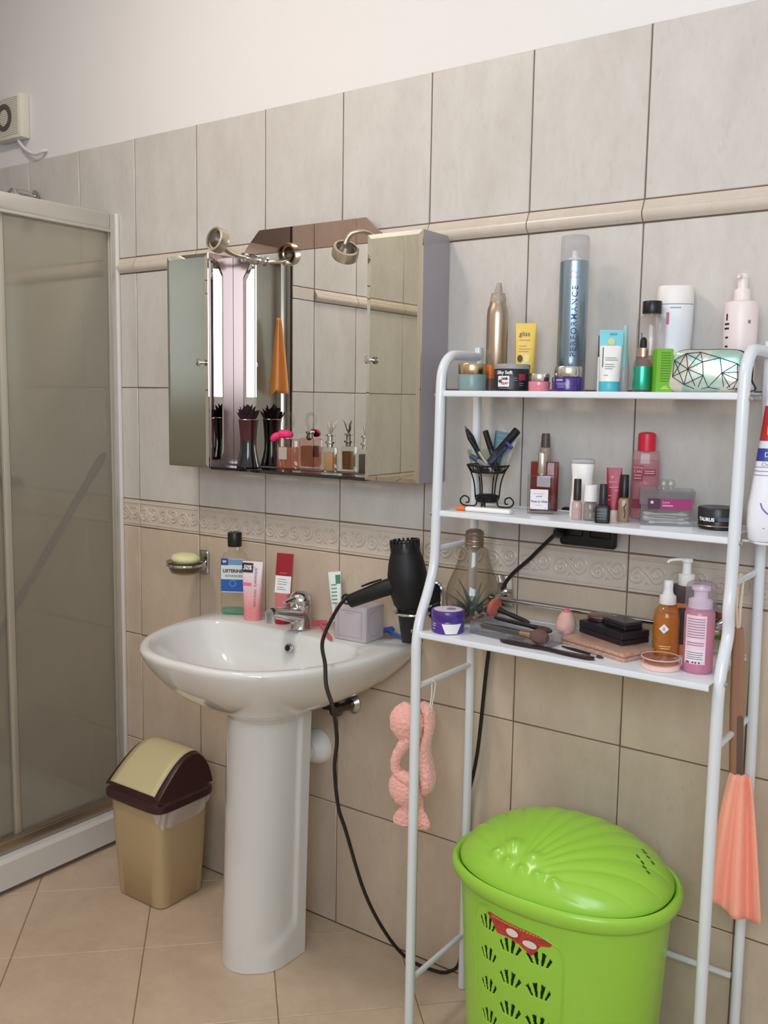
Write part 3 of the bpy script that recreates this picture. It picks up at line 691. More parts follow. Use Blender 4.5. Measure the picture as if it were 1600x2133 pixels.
def squeeze_tube(t, w0, d0, w1, h, m, n=36, z0=0.0, name='tube', crimp=0.012):
    rg = []
    for i in range(15):
        f = i / 14; z = z0 + (h - z0) * f
        ww = w0 + (w1 - w0) * f; dd = d0 * (1 - f) ** 0.85 + 0.0009
        rg.append(squircle(ww, dd, z, n, 2.2 + 2.5 * f))
    b = MB().loft(rg); return b.obj(name, m, t, 40)
def tube_y(d0, h, z, z0=0.0): return -(d0 * (1 - max(0, (z - z0) / (h - z0))) ** 0.85 + 0.0013)
def tube_strip(name, m, t, w, d0, h, za, zb, x0=None, x1=None, off=0.0004, n=6):
    """flat print following the sloping front of a squeeze tube"""
    x0 = -w if x0 is None else x0; x1 = w if x1 is None else x1
    rows = []
    for i in range(n + 1):
        z = za + (zb - za) * i / n; y = tube_y(d0, h, z) - off
        rows.append([(x0 + (x1 - x0) * k / 6, y + 0.25 * d0 * (1 - z / h) * (abs((x0 + (x1 - x0) * k / 6) / max(w, 1e-4)) ** 3), z) for k in range(7)])
    return MB().loft(rows, False, False, closed=False).obj(name, m, t)
def on_tube(o, d0, h):
    for v in o.data.vertices: v.co.y = tube_y(d0, h, v.co.z) - 0.0012
# pink cleanser tube: cap part plus a body fading from pink to white
t = thing('cleanser_tube', 'tall pink and white squeeze tube with black fifty percent sticker', 'tube', (1.050, -0.100, TOPZ), 18)
m, nt, p = new_mat('pink_fade'); tc = nt.nodes.new('ShaderNodeTexCoord'); sx = nt.nodes.new('ShaderNodeSeparateXYZ'); rp_ = nt.nodes.new('ShaderNodeValToRGB')
rp_.color_ramp.elements[0].position = 0.03; rp_.color_ramp.elements[0].color = rgb(226, 140, 142); rp_.color_ramp.elements[1].position = 0.125; rp_.color_ramp.elements[1].color = rgb(236, 224, 228)
nt.links.new(tc.outputs['Object'], sx.inputs[0]); nt.links.new(sx.outputs['Z'], rp_.inputs[0]); nt.links.new(rp_.outputs[0], p.inputs['Base Color']); p.inputs['Roughness'].default_value = 0.35
squeeze_tube(t, 0.0225, 0.019, 0.0285, 0.150, m)
MB().lathe([(0.0215, 0), (0.0225, 0.002), (0.0228, 0.026), (0.0222, 0.028)], 32, sy=0.86).obj('cap', mat('rose_cap', (226, 140, 142), 0.35), t)
tube_strip('sticker', mat('sticker_black', (44, 44, 50), 0.5), t, 0.026, 0.019, 0.15, 0.122, 0.146, -0.0275, 0.003, 0.0012)
on_tube(text('50%', 0.0165, PRINT_W, t, (-0.0122, -0.01, 0.134), bold=0.0005, shear=0.25, wscale=0.85), 0.019 + 0.0, 0.15)
for o in t.children:
    if o.name.startswith('lettering'):
        for v in o.data.vertices: v.co.y -= 0.0012
on_tube(text("Johnson's", 0.0125, mat('grey_script', (112, 108, 118), 0.5), t, (0.012, -0.01, 0.112), vert='down', shear=0.3), 0.019, 0.15)
on_tube(text('FACE CARE', 0.0088, MATS['grey_script'], t, (0.012, -0.01, 0.058), vert='down'), 0.019, 0.15)
tube_strip('pink_flash', mat('flash_pink', (232, 110, 150), 0.5), t, 0.024, 0.019, 0.15, 0.089, 0.096, -0.024, 0.001, 0.0012)
# red tube
t = thing('cream_tube', 'dark red squeeze tube with white band beside the tap', 'tube', (1.136, -0.084, TOPZ), 22, rot=(math.radians(-2), math.radians(2), math.radians(22)))
RED = mat('deep_red', (150, 30, 44), 0.3)
squeeze_tube(t, 0.0185, 0.017, 0.0225, 0.178, mat('blush_clear', (206, 116, 116), 0.3), z0=0.024)
MB().lathe([(0.0185, 0), (0.0195, 0.002), (0.0195, 0.021), (0.018, 0.024)], 28, sy=0.9).obj('cap', mat('crimson_cap', (176, 18, 40), 0.3), t)
tube_strip('red_band', RED, t, 0.0215, 0.0178, 0.178, 0.122, 0.177, -0.0215, 0.0215, 0.0008)
tube_strip('white_band', PRINT_W, t, 0.0205, 0.0178, 0.178, 0.078, 0.121, -0.0205, 0.0205, 0.0008)
on_tube(text('SMART', 0.0062, mat('rose_print', (230, 130, 130), 0.5), t, (0.0, -0.01, 0.128)), 0.0182, 0.178)
o = lines('fine_print', PRINT_G, t, [(-0.014, 0.008, 0.112), (-0.014, 0.012, 0.106), (-0.014, 0.010, 0.100), (-0.014, 0.004, 0.092), (-0.014, 0.010, 0.087)], 0); on_tube(o, 0.0186, 0.178)
# toothpaste leaning on the wall
t = thing('toothpaste_tube', 'white and green toothpaste tube standing by the purple cube', 'tube', (1.274, -0.030, TOPZ), rot=(math.radians(-8), math.radians(-6), math.radians(30)))
squeeze_tube(t, 0.0125, 0.011, 0.0165, 0.138, mat('paste_white', (228, 234, 226), 0.35), z0=0.016)
MB().lathe([(0.0095, 0), (0.010, 0.014), (0.008, 0.017)], 20).obj('cap', mat('paste_green', (48, 122, 74), 0.4), t)
tube_strip('green_corner', MATS['paste_green'], t, 0.0155, 0.0118, 0.138, 0.108, 0.130, 0.002, 0.0145, 0.0006)
tube_strip('green_corner', MATS['paste_green'], t, 0.013, 0.0118, 0.138, 0.022, 0.036, -0.011, 0.010, 0.0006)
o = lines('fine_print', MATS['paste_green'], t, [(-0.010, 0.004, 0.105 - 0.009 * k) for k in range(6)], 0, 0.0022); on_tube(o, 0.0122, 0.138)
# razors
PKR = clear('pink_plastic', (240, 140, 150), 1.4, 0.1, 0.6, (238, 120, 136))
t = thing('razor', 'translucent pink razor lying beside the tap', 'razor', (1.268, -0.083, TOPZ), 0)
MB().tube(crom([(-0.018, 0.012, 0.010), (0.01, -0.01, 0.009), (0.045, -0.040, 0.006), (0.078, -0.066, 0.005)], 5), [0.004, 0.0045, 0.005, 0.005, 0.005, 0.0045, 0.004, 0.004, 0.0045, 0.005, 0.005, 0.005, 0.0052, 0.005, 0.0045, 0.003], 10).obj('handle', PKR, t)
MB().box(-0.020, 0.020, -0.007, 0.007, -0.004, 0.004, 0.002).xf(Matrix.Translation((-0.026, 0.018, 0.0125)) @ Matrix.Rotation(math.radians(50), 4, 'Z') @ Matrix.Rotation(0.5, 4, 'X')).obj('blade_head', PKR, t)
t = thing('razor', 'blue plastic razor lying behind the purple cube', 'razor', (1.452, -0.034, TOPZ), -18)
BLU = mat('razor_blue', (52, 92, 172), 0.3)
MB().tube(crom([(-0.03, 0, 0.012), (0.0, 0, 0.009), (0.035, 0, 0.006), (0.055, 0, 0.005)], 5), 0.0048, 10).obj('handle', BLU, t)
MB().box(-0.006, 0.006, -0.020, 0.020, -0.004, 0.004, 0.002).xf(Matrix.Translation((-0.038, 0, 0.014)) @ Matrix.Rotation(0.5, 4, 'Y')).obj('blade_head', BLU, t)
# lilac cube
t = thing('soap_cube', 'lilac cube block with embossed round panels on the basin', 'cube', (1.3785, -0.0835, TOPZ), 2)
LIL = mat('lilac_block', (190, 179, 185), 0.6)
s = 0.0445
b = MB().box(-0.046, 0.046, -0.038, 0.038, 0, 0.084, 0.004, 3); b.obj('block', LIL, t)
MB().loft([[(0.0465 , -0.0 + r * math.cos(a), 0.042 + r * math.sin(a)) for a in [2 * PI * j / 32 for j in range(33)]] for r in (0.031, 0.0295)], False, False, closed=False).obj('round_rib', mat('lilac_shade', (176, 164, 178), 0.6), t, 0)
b = MB()
for i in range(4):
    q = [(-0.034, 0.010, 0.034, 0.0115), (-0.034, 0.072, 0.034, 0.0735), (-0.034, 0.010, -0.0325, 0.0735), (0.0325, 0.010, 0.034, 0.0735)][i]
    b.box(q[0], q[2], -0.0388, -0.0375, q[1], q[3])
b.obj('panel_rib', MATS['lilac_shade'], t, 0)
lines('fine_print', MATS['lilac_shade'], t, [(-0.012, 0.012, 0.066)], -0.0389)

# ---------------------------------------------------------------- hair dryer in its wall holder, with cord
hh = thing('dryer_holder', 'chrome ring hair dryer holder with black oval wall plate', 'holder', (1.541, 0, 0.900))
rg = []
def stadium(w_, h_, y, n=40): return [(w_ * math.cos(a), y, (h_ - w_) * (1 if math.sin(a) > 0 else -1) + w_ * math.sin(a)) for a in [2 * PI * (j + 0.5) / n for j in range(n)]]
MB().loft([stadium(0.021, 0.046, -0.0006), stadium(0.021, 0.046, -0.009), stadium(0.0185, 0.0435, -0.011)]).obj('chrome_edge', CHROME, hh)
MB().loft([stadium(0.0175, 0.0425, -0.0105), stadium(0.0168, 0.0418, -0.0128)]).obj('wall_plate', BLACK, hh)
MB().tube([(0, -0.011, -0.008), (0, -0.035, -0.009), (0.0, -0.065, -0.010)], 0.006, 12).obj('arm', CHROME, hh)
MB().tube([(0.038 * math.cos(a), -0.102 + 0.038 * math.sin(a), -0.010) for a in [2 * PI * j / 40 for j in range(40)]], 0.0035, 10, closed=True).obj('ring', CHROME, hh)
hd = thing('hair_dryer', 'black hair dryer hanging nozzle down in its holder', 'hair dryer', (1.541, -0.102, 0.840), rot=(math.radians(2), math.radians(-5), 0))
MB().lathe([(0.027, 0.058), (0.035, 0.070), (0.0405, 0.092), (0.0445, 0.120), (0.0445, 0.138), (0.040, 0.165), (0.034, 0.186)], 40).obj('barrel', MATTE_BLACK, hd)
MB().loft([squircle(0.028 - 0.004 * f, 0.028 - 0.012 * f, 0.072 - 0.09 * f, 32, 2 + f) for f in (0, 0.2, 0.4, 0.7, 1.0)]).obj('nozzle', mat('nozzle_black', (24, 24, 26), 0.35), hd)
MB().lathe([(0.034, 0.185), (0.0335, 0.199), (0.0315, 0.209), (0.027, 0.211), (0.026, 0.206), (0, 0.206)], 36).obj('intake_cap', BLACK, hd)
MB().lathe([(0, 0.2065), (0.022, 0.2075), (0.022, 0.2085), (0, 0.2095)], 30).obj('intake_mesh', mat('mesh_grey', (120, 120, 122), 0.4, 0.6), hd)
b = MB()
for k in range(18):
    a = 2 * PI * k / 18; b.box(-0.0022, 0.0022, 0.026, 0.034, 0.198, 0.2155, 0.0008, 1); n = len(b.v)
    M = Matrix.Rotation(a, 4, 'Z'); sz = 24
    b.v[-sz:] = [tuple(M @ Vector(p)) for p in b.v[-sz:]]
o = b.obj('intake_teeth', BLACK, hd); o['kind'] = 'stuff'
b = MB(); P = crom([(-0.015, -0.018, 0.116), (-0.045, -0.032, 0.108), (-0.085, -0.045, 0.094), (-0.125, -0.055, 0.080)], 6)
b.tube(P, [0.0205 - 0.005 * (i / (len(P) - 1)) for i in range(len(P))], 20); b.obj('handle', MATTE_BLACK, hd, 50)
b = MB(); b.tube([Vector((-0.048, -0.034, 0.129)), Vector((-0.075, -0.042, 0.121)), Vector((-0.095, -0.047, 0.114))], [0.003, 0.004, 0.003], 10, flat=0.7); b.obj('switch', BLACK, hd)
MB().tube(crom([(-0.122, -0.052, 0.090), (-0.138, -0.055, 0.094), (-0.146, -0.057, 0.086), (-0.140, -0.058, 0.076), (-0.128, -0.056, 0.074)], 5), 0.0026, 8).obj('hanging_loop', BLACK, hd)
cord = [(1.421, -0.155, 0.924), (1.409, -0.172, 0.917), (1.412, -0.215, 0.893), (1.452, -0.310, 0.852), (1.520, -0.385, 0.8285), (1.556, -0.425, 0.800), (1.583, -0.436, 0.760), (1.576, -0.415, 0.691), (1.543, -0.380, 0.613), (1.530, -0.350, 0.517), (1.535, -0.330, 0.458), (1.506, -0.220, 0.262),
        (1.497, -0.120, 0.113), (1.515, -0.055, 0.026), (1.570, -0.032, 0.006), (1.617, -0.030, 0.018), (1.646, -0.026, 0.065), (1.643, -0.016, 0.233), (1.641, -0.014, 0.408), (1.668, -0.012, 0.565),
        (1.690, -0.012, 0.805), (1.722, -0.014, 0.955), (1.790, -0.014, 1.032), (1.850, -0.020, 1.092)]
cb = MB().tube(crom(cord, 6), 0.0042, 10)
cb.xf((Matrix.Translation(hd.location) @ hd.rotation_euler.to_matrix().to_4x4()).inverted())
cb.obj('power_cord', mat('cord_dark', (34, 26, 22), 0.5), hd)
# black socket box on the wall
sk = thing('wall_socket', 'black double wall socket below the middle shelf', 'socket', (1.916, 0, 1.106))
MB().box(-0.062, 0.062, -0.020, -0.0005, -0.040, 0.040, 0.008, 3).obj('housing', mat('socket_black', (26, 32, 34), 0.25), sk)
for dx in (-0.03, 0.03):
    MB().box(dx - 0.022, dx + 0.022, -0.0225, -0.019, -0.018, 0.026, 0.004, 2).obj('socket_plate', BLACK, sk)
MB().lathe([(0.012, 0), (0.012, 0.02), (0.006, 0.03)], 16).xf(Matrix.Translation((-0.055, -0.019, -0.012)) @ Matrix.Rotation(PI / 2, 4, 'X')).obj('plug', BLACK, sk)

# ---------------------------------------------------------------- towel rail
tl = thing('towel_rail', 'chrome towel rail on the wall behind the bottom shelf', 'towel rail', (0, 0, 0.945))
for x in (1.722, 2.194):
    MB().loft([[(x - 0.022, y, -0.032), (x + 0.022, y, -0.032), (x + 0.016, y, 0.036), (x - 0.016, y, 0.036)] for y in (-0.0005, -0.006)] + [[(x - 0.012, -0.014, -0.02), (x + 0.012, -0.014, -0.02), (x + 0.009, -0.014, 0.022), (x - 0.009, -0.014, 0.022)]]).obj('bracket', CHROME, tl, 20)
    MB().tube([(x, -0.012, 0), (x, -0.064, -0.004)], [0.009, 0.010], 14).obj('bracket_arm', CHROME, tl)
MB().tube([(1.712, -0.060, -0.005), (2.206, -0.060, -0.005)], 0.006, 14).obj('rail', CHROME, tl)

# ---------------------------------------------------------------- shelf rack
rk = thing('shelf_rack', 'white metal three tier shelf rack standing over the green hamper', 'shelf rack', (1.66, 0, 0))
RW = 0.600; R0 = 0.0105
def front_path(lowy, side):
    return [(0, lowy, 0.002), (0, lowy, 0.30), (0, lowy, 0.60), (0, lowy, 0.80), (0, lowy, 0.872), (0, lowy + 0.012, 0.920), (0, lowy + 0.038, 0.970), (0, -0.205, 1.015), (0, -0.199, 1.06), (0, -0.196, 1.15), (0, -0.192, 1.30), (0, -0.190, 1.395), (0, -0.182, 1.430), (0, -0.160, 1.452), (0, -0.130, 1.458), (0, -0.04, 1.458)]
for i, lowy in ((0, -0.262), (1, -0.238)):
    P = [Vector((i * RW + p[0], p[1], p[2])) for p in crom(front_path(lowy, i), 6)]
    MB().tube(P, R0, 14).obj('front_post', WHITE, rk, 60)
    MB().tube([(i * (RW + 0.012), -0.040, 0.002), (i * (RW + 0.012), -0.040, 0.7), (i * RW, -0.040, 1.478)], R0 * 0.92, 14).obj('rear_post', WHITE, rk)
    for z, y0 in ((0.778, lowy), (0.134, lowy), (1.058, -0.199)):
        MB().tube([(i * RW, y0, z), (i * RW, -0.04, z)], 0.0062, 10).obj('side_bar', WHITE, rk)
    for z, y0 in ((0.893, lowy + 0.002), (1.130, -0.197), (1.374, -0.190)):
        MB().lathe([(0.0045, 0), (0.0045, 0.002), (0.003, 0.0035), (0, 0.0036)], 12).xf(Matrix.Translation((i * RW + (R0 if i else -R0), y0, z)) @ Matrix.Rotation(PI / 2 * (1 if i else -1), 4, 'Y')).obj('screw', STEEL, rk)
MB().tube([(0, -0.04, 0.262), (RW, -0.04, 0.262)], 0.0062, 10).obj('cross_bar', WHITE, rk)
def shelf(z, y0):
    b = MB(); x0, x1 = 0.0085, RW - 0.0085
    prof = [(-0.03, z), (y0 + 0.004, z), (y0 + 0.001, z - 0.0008), (y0, z - 0.003), (y0, z - 0.011), (y0 + 0.0015, z - 0.0125), (y0 + 0.003, z - 0.0115), (y0 + 0.003, z - 0.003), (-0.03, z - 0.0015)]
    b.loft([[(x0, y, zz) for y, zz in prof], [(x1, y, zz) for y, zz in prof]])
    b.box(x0, x1, -0.033, -0.0305, z - 0.010, z + 0.002)
    b.obj('shelf_panel', WHITE, rk, 30)
ZT, ZM, ZL = 1.3845, 1.1395, 0.8965
shelf(ZT, -0.196); shelf(ZM, -0.200); shelf(ZL, -0.268)

# ---------------------------------------------------------------- top shelf
# mousse can
t = thing('mousse_can', 'gold hair mousse can with grey nozzle at the back of top shelf', 'can', (1.716, -0.062, ZT), 30)
CHAMP = mat('champagne_can', (188, 168, 148), 0.3, 0.85)
MB().lathe([(0.0215, 0), (0.0225, 0.002), (0.0225, 0.158), (0.021, 0.172), (0.017, 0.181), (0.0165, 0.186)], 36).obj('can', CHAMP, t)
MB().lathe([(0.0165, 0.184), (0.0168, 0.187), (0.0160, 0.196), (0.0145, 0.198), (0.0145, 0.203), (0.010, 0.205)], 30).obj('collar', mat('grey_beige', (168, 156, 144), 0.45), t)
MB().loft([squircle(0.0085, 0.0085, 0.202, 20, 2.5), squircle(0.0075, 0.008, 0.212, 20, 2.5, 0.001), squircle(0.005, 0.0045, 0.224, 20, 2.5, 0.0015), squircle(0.004, 0.0035, 0.2255, 20, 2.5, 0.0015)]).obj('nozzle', MATS['grey_beige'], t)
# orange and plum stick added for the orange band low on the mousse can
t = thing('orange_stick', 'added orange stick for the base band of the mousse can', 'lip balm', (1.728, -0.108, ZT), 20)
MB().lathe([(0.0078, 0), (0.008, 0.001), (0.008, 0.026)], 20).obj('tube', mat('plum_tube', (120, 84, 88), 0.4), t)
MB().lathe([(0.0082, 0.026), (0.0082, 0.052), (0.0076, 0.0535), (0, 0.0535)], 20).obj('cap', mat('orange_cap', (212, 112, 40), 0.4), t)
# yellow tube
t = thing('hair_cream_tube', 'yellow squeeze tube standing between the mousse can and hairspray', 'tube', (1.789, -0.072, ZT), 28)
YEL = mat('yellow_tube', (240, 202, 92), 0.35)
squeeze_tube(t, 0.019, 0.016, 0.0215, 0.139, YEL, z0=0.02)
MB().lathe([(0.0185, 0), (0.019, 0.002), (0.019, 0.019), (0.018, 0.021)], 28, sy=0.85).obj('cap', mat('yellow_cap', (232, 196, 110), 0.35), t)
on_tube(text('gliss', 0.0135, PRINT_K, t, (-0.003, -0.01, 0.117), shear=0.1), 0.0168, 0.139)
o = lines('fine_print', mat('amber_print', (176, 132, 40), 0.5), t, [(-0.014, 0.008, 0.104), (-0.014, 0.002, 0.092), (-0.014, 0.010, 0.086), (-0.014, 0.006, 0.081)], 0); on_tube(o, 0.0168, 0.139)
for k, c in ((-0.011, (70, 60, 40)), (0.002, (248, 222, 150))):
    o = MB().loft([[(k + 0.0055 * math.cos(a), -0.01, 0.067 + 0.0075 * math.sin(a)) for a in [2 * PI * j / 16 for j in range(16)]]], False, True).obj('emblem', mat('emblem_%d' % c[0], c, 0.5), t, 0); on_tube(o, 0.0172, 0.139)
# hairspray
t = thing('hairspray_can', 'tall blue metallic hairspray can with clear cap', 'can', (1.890, -0.070, ZT), 24)
m, nt, p = new_mat('hairspray_blue'); tc = nt.nodes.new('ShaderNodeTexCoord'); wv = nt.nodes.new('ShaderNodeTexWave'); wv.bands_direction = 'Z'
wv.inputs['Scale'].default_value = 90; bn = nt.nodes.new('ShaderNodeBump'); bn.inputs['Strength'].default_value = 0.05; bn.inputs['Distance'].default_value = 0.0006
nt.links.new(tc.outputs['Object'], wv.inputs['Vector']); nt.links.new(wv.outputs['Fac'], bn.inputs['Height']); nt.links.new(bn.outputs[0], p.inputs['Normal'])
p.inputs['Base Color'].default_value = rgb(152, 172, 186); p.inputs['Metallic'].default_value = 0.85; p.inputs['Roughness'].default_value = 0.27
RH = 0.0285
MB().lathe([(RH - 0.001, 0), (RH, 0.002), (RH, 0.2535), (RH - 0.0015, 0.2555), (RH - 0.004, 0.256)], 48).obj('can', m, t)
MB().lathe([(0.018, 0.255), (0.012, 0.262), (0.006, 0.264), (0.006, 0.276), (0, 0.277)], 24).obj('valve', WHITE_PL, t)
MB().lathe([(RH - 0.0005, 0.254), (RH - 0.001, 0.30), (RH - 0.003, 0.304), (0, 0.305)], 40, cap=False).obj('clear_cap', clear('cap_clear', (238, 238, 240), 1.3, 0.1, 0.16, (226, 226, 228)), t)
text('PERFORMANCE', 0.0165, mat('navy_print', (28, 62, 122), 0.45), t, (0.0035, 0, 0.137), R=RH + 0.0003, vert=True, bold=0.00015, spacing=1.28)
text('WELLA', 0.0072, mat('logo_violet', (150, 122, 168), 0.45), t, (0.001, 0, 0.2225), R=RH + 0.0003)
b = MB(); b.tube([(RH * math.sin(x / RH), -RH * math.cos(x / RH) - 0.0002, z) for x, z in ((-0.007, 0.228), (-0.004, 0.2335), (0.0, 0.236), (0.003, 0.233), (0.0005, 0.230), (0.004, 0.2305), (0.008, 0.2335))], 0.0006, 6); b.obj('logo_swoosh', mat('logo_pink', (206, 128, 170), 0.45), t)

def jar(name, label, loc, yaw, R, hb, hl, mb, ml, Rl=None, group=None, taper=0.0):
    t = thing(name, label, 'jar', loc, yaw, group)
    Rl = Rl or R
    MB().lathe([(R * (0.9 - taper), 0), (R * (0.97 - taper), 0.002), (R, hb - 0.002), (R * 0.97, hb), (R * 0.7, hb)], 44).obj('jar', mb, t)
    MB().lathe([(Rl * 0.98, hb + 0.0005), (Rl, hb + 0.0015), (Rl, hb + hl - 0.002), (Rl * 0.965, hb + hl), (0, hb + hl)], 44).obj('lid', ml, t)
    return t
t = jar('cream_jar', 'frosted turquoise cream jar with pale gold lid', (1.711, -0.152, ZT), 28, 0.0300, 0.033, 0.0215, clear('turq_frost', (186, 208, 206), 1.4, 0.2, 0.5, (172, 196, 196)), GOLD, 0.0285, taper=0.06)
MB().lathe([(0.018, 0.005), (0.024, 0.007), (0.0265, 0.030), (0.0, 0.031)], 32).obj('cream', mat('turq_cream', (140, 190, 188), 0.4), t)
t = jar('hair_clay_jar', 'black hair clay jar with grey lid on the top shelf', (1.802, -0.152, ZT), 26, 0.0350, 0.042, 0.0105, mat('jar_black', (30, 29, 34), 0.35), mat('lid_grey', (150, 150, 152), 0.4), 0.0358)
RJ = 0.0354
arc_label('white_box', PRINT_W, t, RJ, -47, -6, 0.008, 0.029)
text('48', 0.0088, PRINT_K, t, (-0.0238, 0, 0.0185), R=RJ + 0.0003, bold=0.0004)
text('HAIR', 0.0058, PRINT_K, t, (-0.0132, 0, 0.0235), R=RJ + 0.0003, bold=0.0004)
text('CLAY', 0.0058, mat('clay_red', (178, 40, 54), 0.5), t, (-0.0132, 0, 0.0145), R=RJ + 0.0003, bold=0.0004)
text('Silky Soft', 0.0092, PRINT_W, t, (-0.015, 0, 0.0355), R=RJ + 0.0003, bold=0.0003)
arc_label('red_patch', mat('patch_red', (158, 44, 66), 0.5), t, RJ, 24, 50, 0.021, 0.033)
lines('fine_print', PRINT_G, t, [(-0.026, 0.0, 0.0045), (0.004, 0.012, 0.024), (0.004, 0.012, 0.020), (0.016, 0.026, 0.014), (0.016, 0.024, 0.010)], 0, 0.0014, RJ + 0.0003)
t = jar('cream_jar', 'small pink jar with silver lid beside the black clay jar', (1.866, -0.160, ZT), 25, 0.0210, 0.0185, 0.0150, mat('pink_jar', (222, 130, 146), 0.2, coat=0.5), SILVER, 0.0195)
t = jar('cream_jar', 'purple jar with tall silver lid in front of hairspray', (1.923, -0.152, ZT), 24, 0.0305, 0.0265, 0.0205, mat('purple_jar', (62, 36, 116), 0.2, coat=0.5), SILVER, 0.0265)
lines('fine_print', mat('lilac_print', (180, 170, 214), 0.5), t, [(-0.024, -0.010, 0.0195)], 0, 0.0032, 0.0307)
lines('fine_print', MATS['lilac_print'], t, [(-0.024, 0.001, 0.0145), (-0.022, 0.0, 0.0115), (-0.020, -0.006, 0.0075)], 0, 0.0011, 0.0304)
# turquoise and white tube
t = thing('cream_tube', 'white and turquoise squeeze tube standing on its turquoise cap', 'tube', (2.002, -0.142, ZT), 26)
TURQ = mat('turquoise', (78, 178, 194), 0.35)
squeeze_tube(t, 0.0190, 0.0155, 0.0215, 0.114, mat('tube_white', (232, 230, 226), 0.35), z0=0.019)
MB().lathe([(0.0185, 0), (0.0192, 0.002), (0.0192, 0.018), (0.018, 0.020)], 28, sy=0.85).obj('cap', TURQ, t)
tube_strip('turquoise_top', mat('turq_light', (120, 200, 212), 0.35), t, 0.0212, 0.0166, 0.114, 0.086, 0.1135, -0.0212, 0.0212, 0.0008)
o = lines('fine_print', PRINT_G, t, [(-0.010, 0.011, 0.062), (-0.010, 0.013, 0.058), (-0.010, 0.006, 0.050), (-0.010, 0.008, 0.046), (-0.010, 0.004, 0.042), (-0.012, -0.004, 0.030)], 0); on_tube(o, 0.0170, 0.114)
o = MB().box(-0.0150, -0.0135, -0.002, -0.001, 0.045, 0.082).obj('fine_print', PRINT_K, t, 0); on_tube(o, 0.0170, 0.114)
o = MB().loft([[(0.0 + 0.006 * math.cos(a), -0.01, 0.093 + 0.0065 * math.sin(a)) for a in [2 * PI * j / 16 for j in range(16)]]], False, True).obj('sun_emblem', mat('sun_yellow', (206, 212, 140), 0.5), t, 0); on_tube(o, 0.0178, 0.114)
on_tube(text('NEW', 0.006, MATS['navy_print'], t, (0.004, -0.01, 0.106)), 0.0180, 0.114)
t = thing('small_carton', 'thin dark blue and white carton behind the turquoise tube', 'box', (1.978, -0.118, ZT), 24)
MB().box(-0.010, 0.010, -0.006, 0.006, 0, 0.066, 0.0006, 1).obj('carton', WHITE_PL, t, 0)
MB().box(-0.0101, 0.0101, -0.0061, 0.0061, 0.066, 0.106, 0.0006, 1).obj('dark_end', PRINT_K, t, 0)
# slim teal applicator
t = thing('serum_tube', 'slim teal tapered tube standing on a clear cap', 'tube', (2.012, -0.100, ZT), 20)
MB().lathe([(0.0098, 0), (0.0102, 0.001), (0.0102, 0.046), (0.0094, 0.048)], 24).obj('cap', FROST, t)
MB().loft([squircle(0.0095, 0.0095, 0.046, 24, 2), squircle(0.0094, 0.009, 0.052, 24, 2), squircle(0.0066, 0.005, 0.075, 24, 2), squircle(0.0055, 0.0028, 0.10, 24, 2.4), squircle(0.0050, 0.0012, 0.1262, 24, 3)]).obj('tube', mat('teal_tube', (140, 186, 184), 0.35), t)
# clear bottle with black cap
t = thing('micellar_bottle', 'clear bottle half full of pink liquid with black cap', 'bottle', (2.058, -0.088, ZT), 24)
MB().lathe([(0.0255, 0), (0.0268, 0.002), (0.0268, 0.130), (0.0245, 0.138), (0.015, 0.143), (0.0145, 0.148)], 40).obj('bottle', clear('micellar_clear', (248, 245, 245), 1.45, 0.03), t)
MB().lathe([(0.0245, 0.003), (0.0252, 0.005), (0.0252, 0.068), (0, 0.0682)], 36).obj('liquid', clear('micellar_pink', (240, 222, 220), 1.1, 0.05, 0.15, (226, 194, 192)), t)
MB().lathe([(0.0172, 0.146), (0.0176, 0.147), (0.0176, 0.1675), (0.0168, 0.169), (0, 0.169)], 32).obj('cap', BLACK, t)
lines('fine_print', PRINT_K, t, [(-0.020, -0.0185, 0.094), (-0.0205, -0.019, 0.098), (-0.0205, -0.0185, 0.102), (-0.021, -0.0185, 0.106), (-0.0205, -0.019, 0.080)], 0, 0.003, 0.0271)
# dropper bottle
t = thing('dropper_bottle', 'small green serum dropper bottle with black rubber bulb', 'bottle', (2.072, -0.162, ZT), 22)
MB().lathe([(0.0158, 0), (0.0166, 0.0015), (0.0166, 0.050), (0.013, 0.058), (0.0085, 0.061), (0.0085, 0.066)], 32).obj('bottle', clear('serum_clear', (228, 222, 220), 1.45, 0.03, 0.1, (206, 184, 180)), t)
MB().lathe([(0.0168, 0.004), (0.0169, 0.0045), (0.0169, 0.045), (0.0168, 0.0455)], 32, cap=False).obj('green_label', mat('foil_green', (60, 172, 140), 0.22, 0.7), t)
MB().lathe([(0.0098, 0.063), (0.0098, 0.078), (0.009, 0.079)], 24).obj('collar', mat('rose_gold', (206, 170, 152), 0.25, 0.9), t)
MB().lathe([(0.0062, 0.078), (0.0066, 0.080), (0.006, 0.092), (0.004, 0.097), (0, 0.0985)], 20).obj('rubber_bulb', MATTE_BLACK, t)
# green carton
t = thing('green_carton', 'small lime green carton between the dropper bottle and pouch', 'box', (2.108, -0.160, ZT), 38)
LIME = mat('lime_card', (118, 184, 52), 0.5)
MB().box(-0.0145, 0.0145, -0.0145, 0.0145, 0, 0.076, 0.0006, 1).obj('carton', LIME, t, 0)
MB().box(-0.012, 0.012, -0.012, 0.012, 0.0761, 0.0764).obj('open_top', mat('lime_dark', (66, 92, 34), 0.6), t, 0)
lines('fine_print', mat('lime_print', (78, 128, 36), 0.5), t, [(-0.008, 0.010, 0.068 - 0.0045 * k) for k in range(12)], -0.0148, 0.0016)
lines('bottom_mark', mat('lime_light', (196, 220, 130), 0.5), t, [(-0.006, 0.008, 0.0055), (-0.003, 0.005, 0.0085)], -0.0149, 0.002)
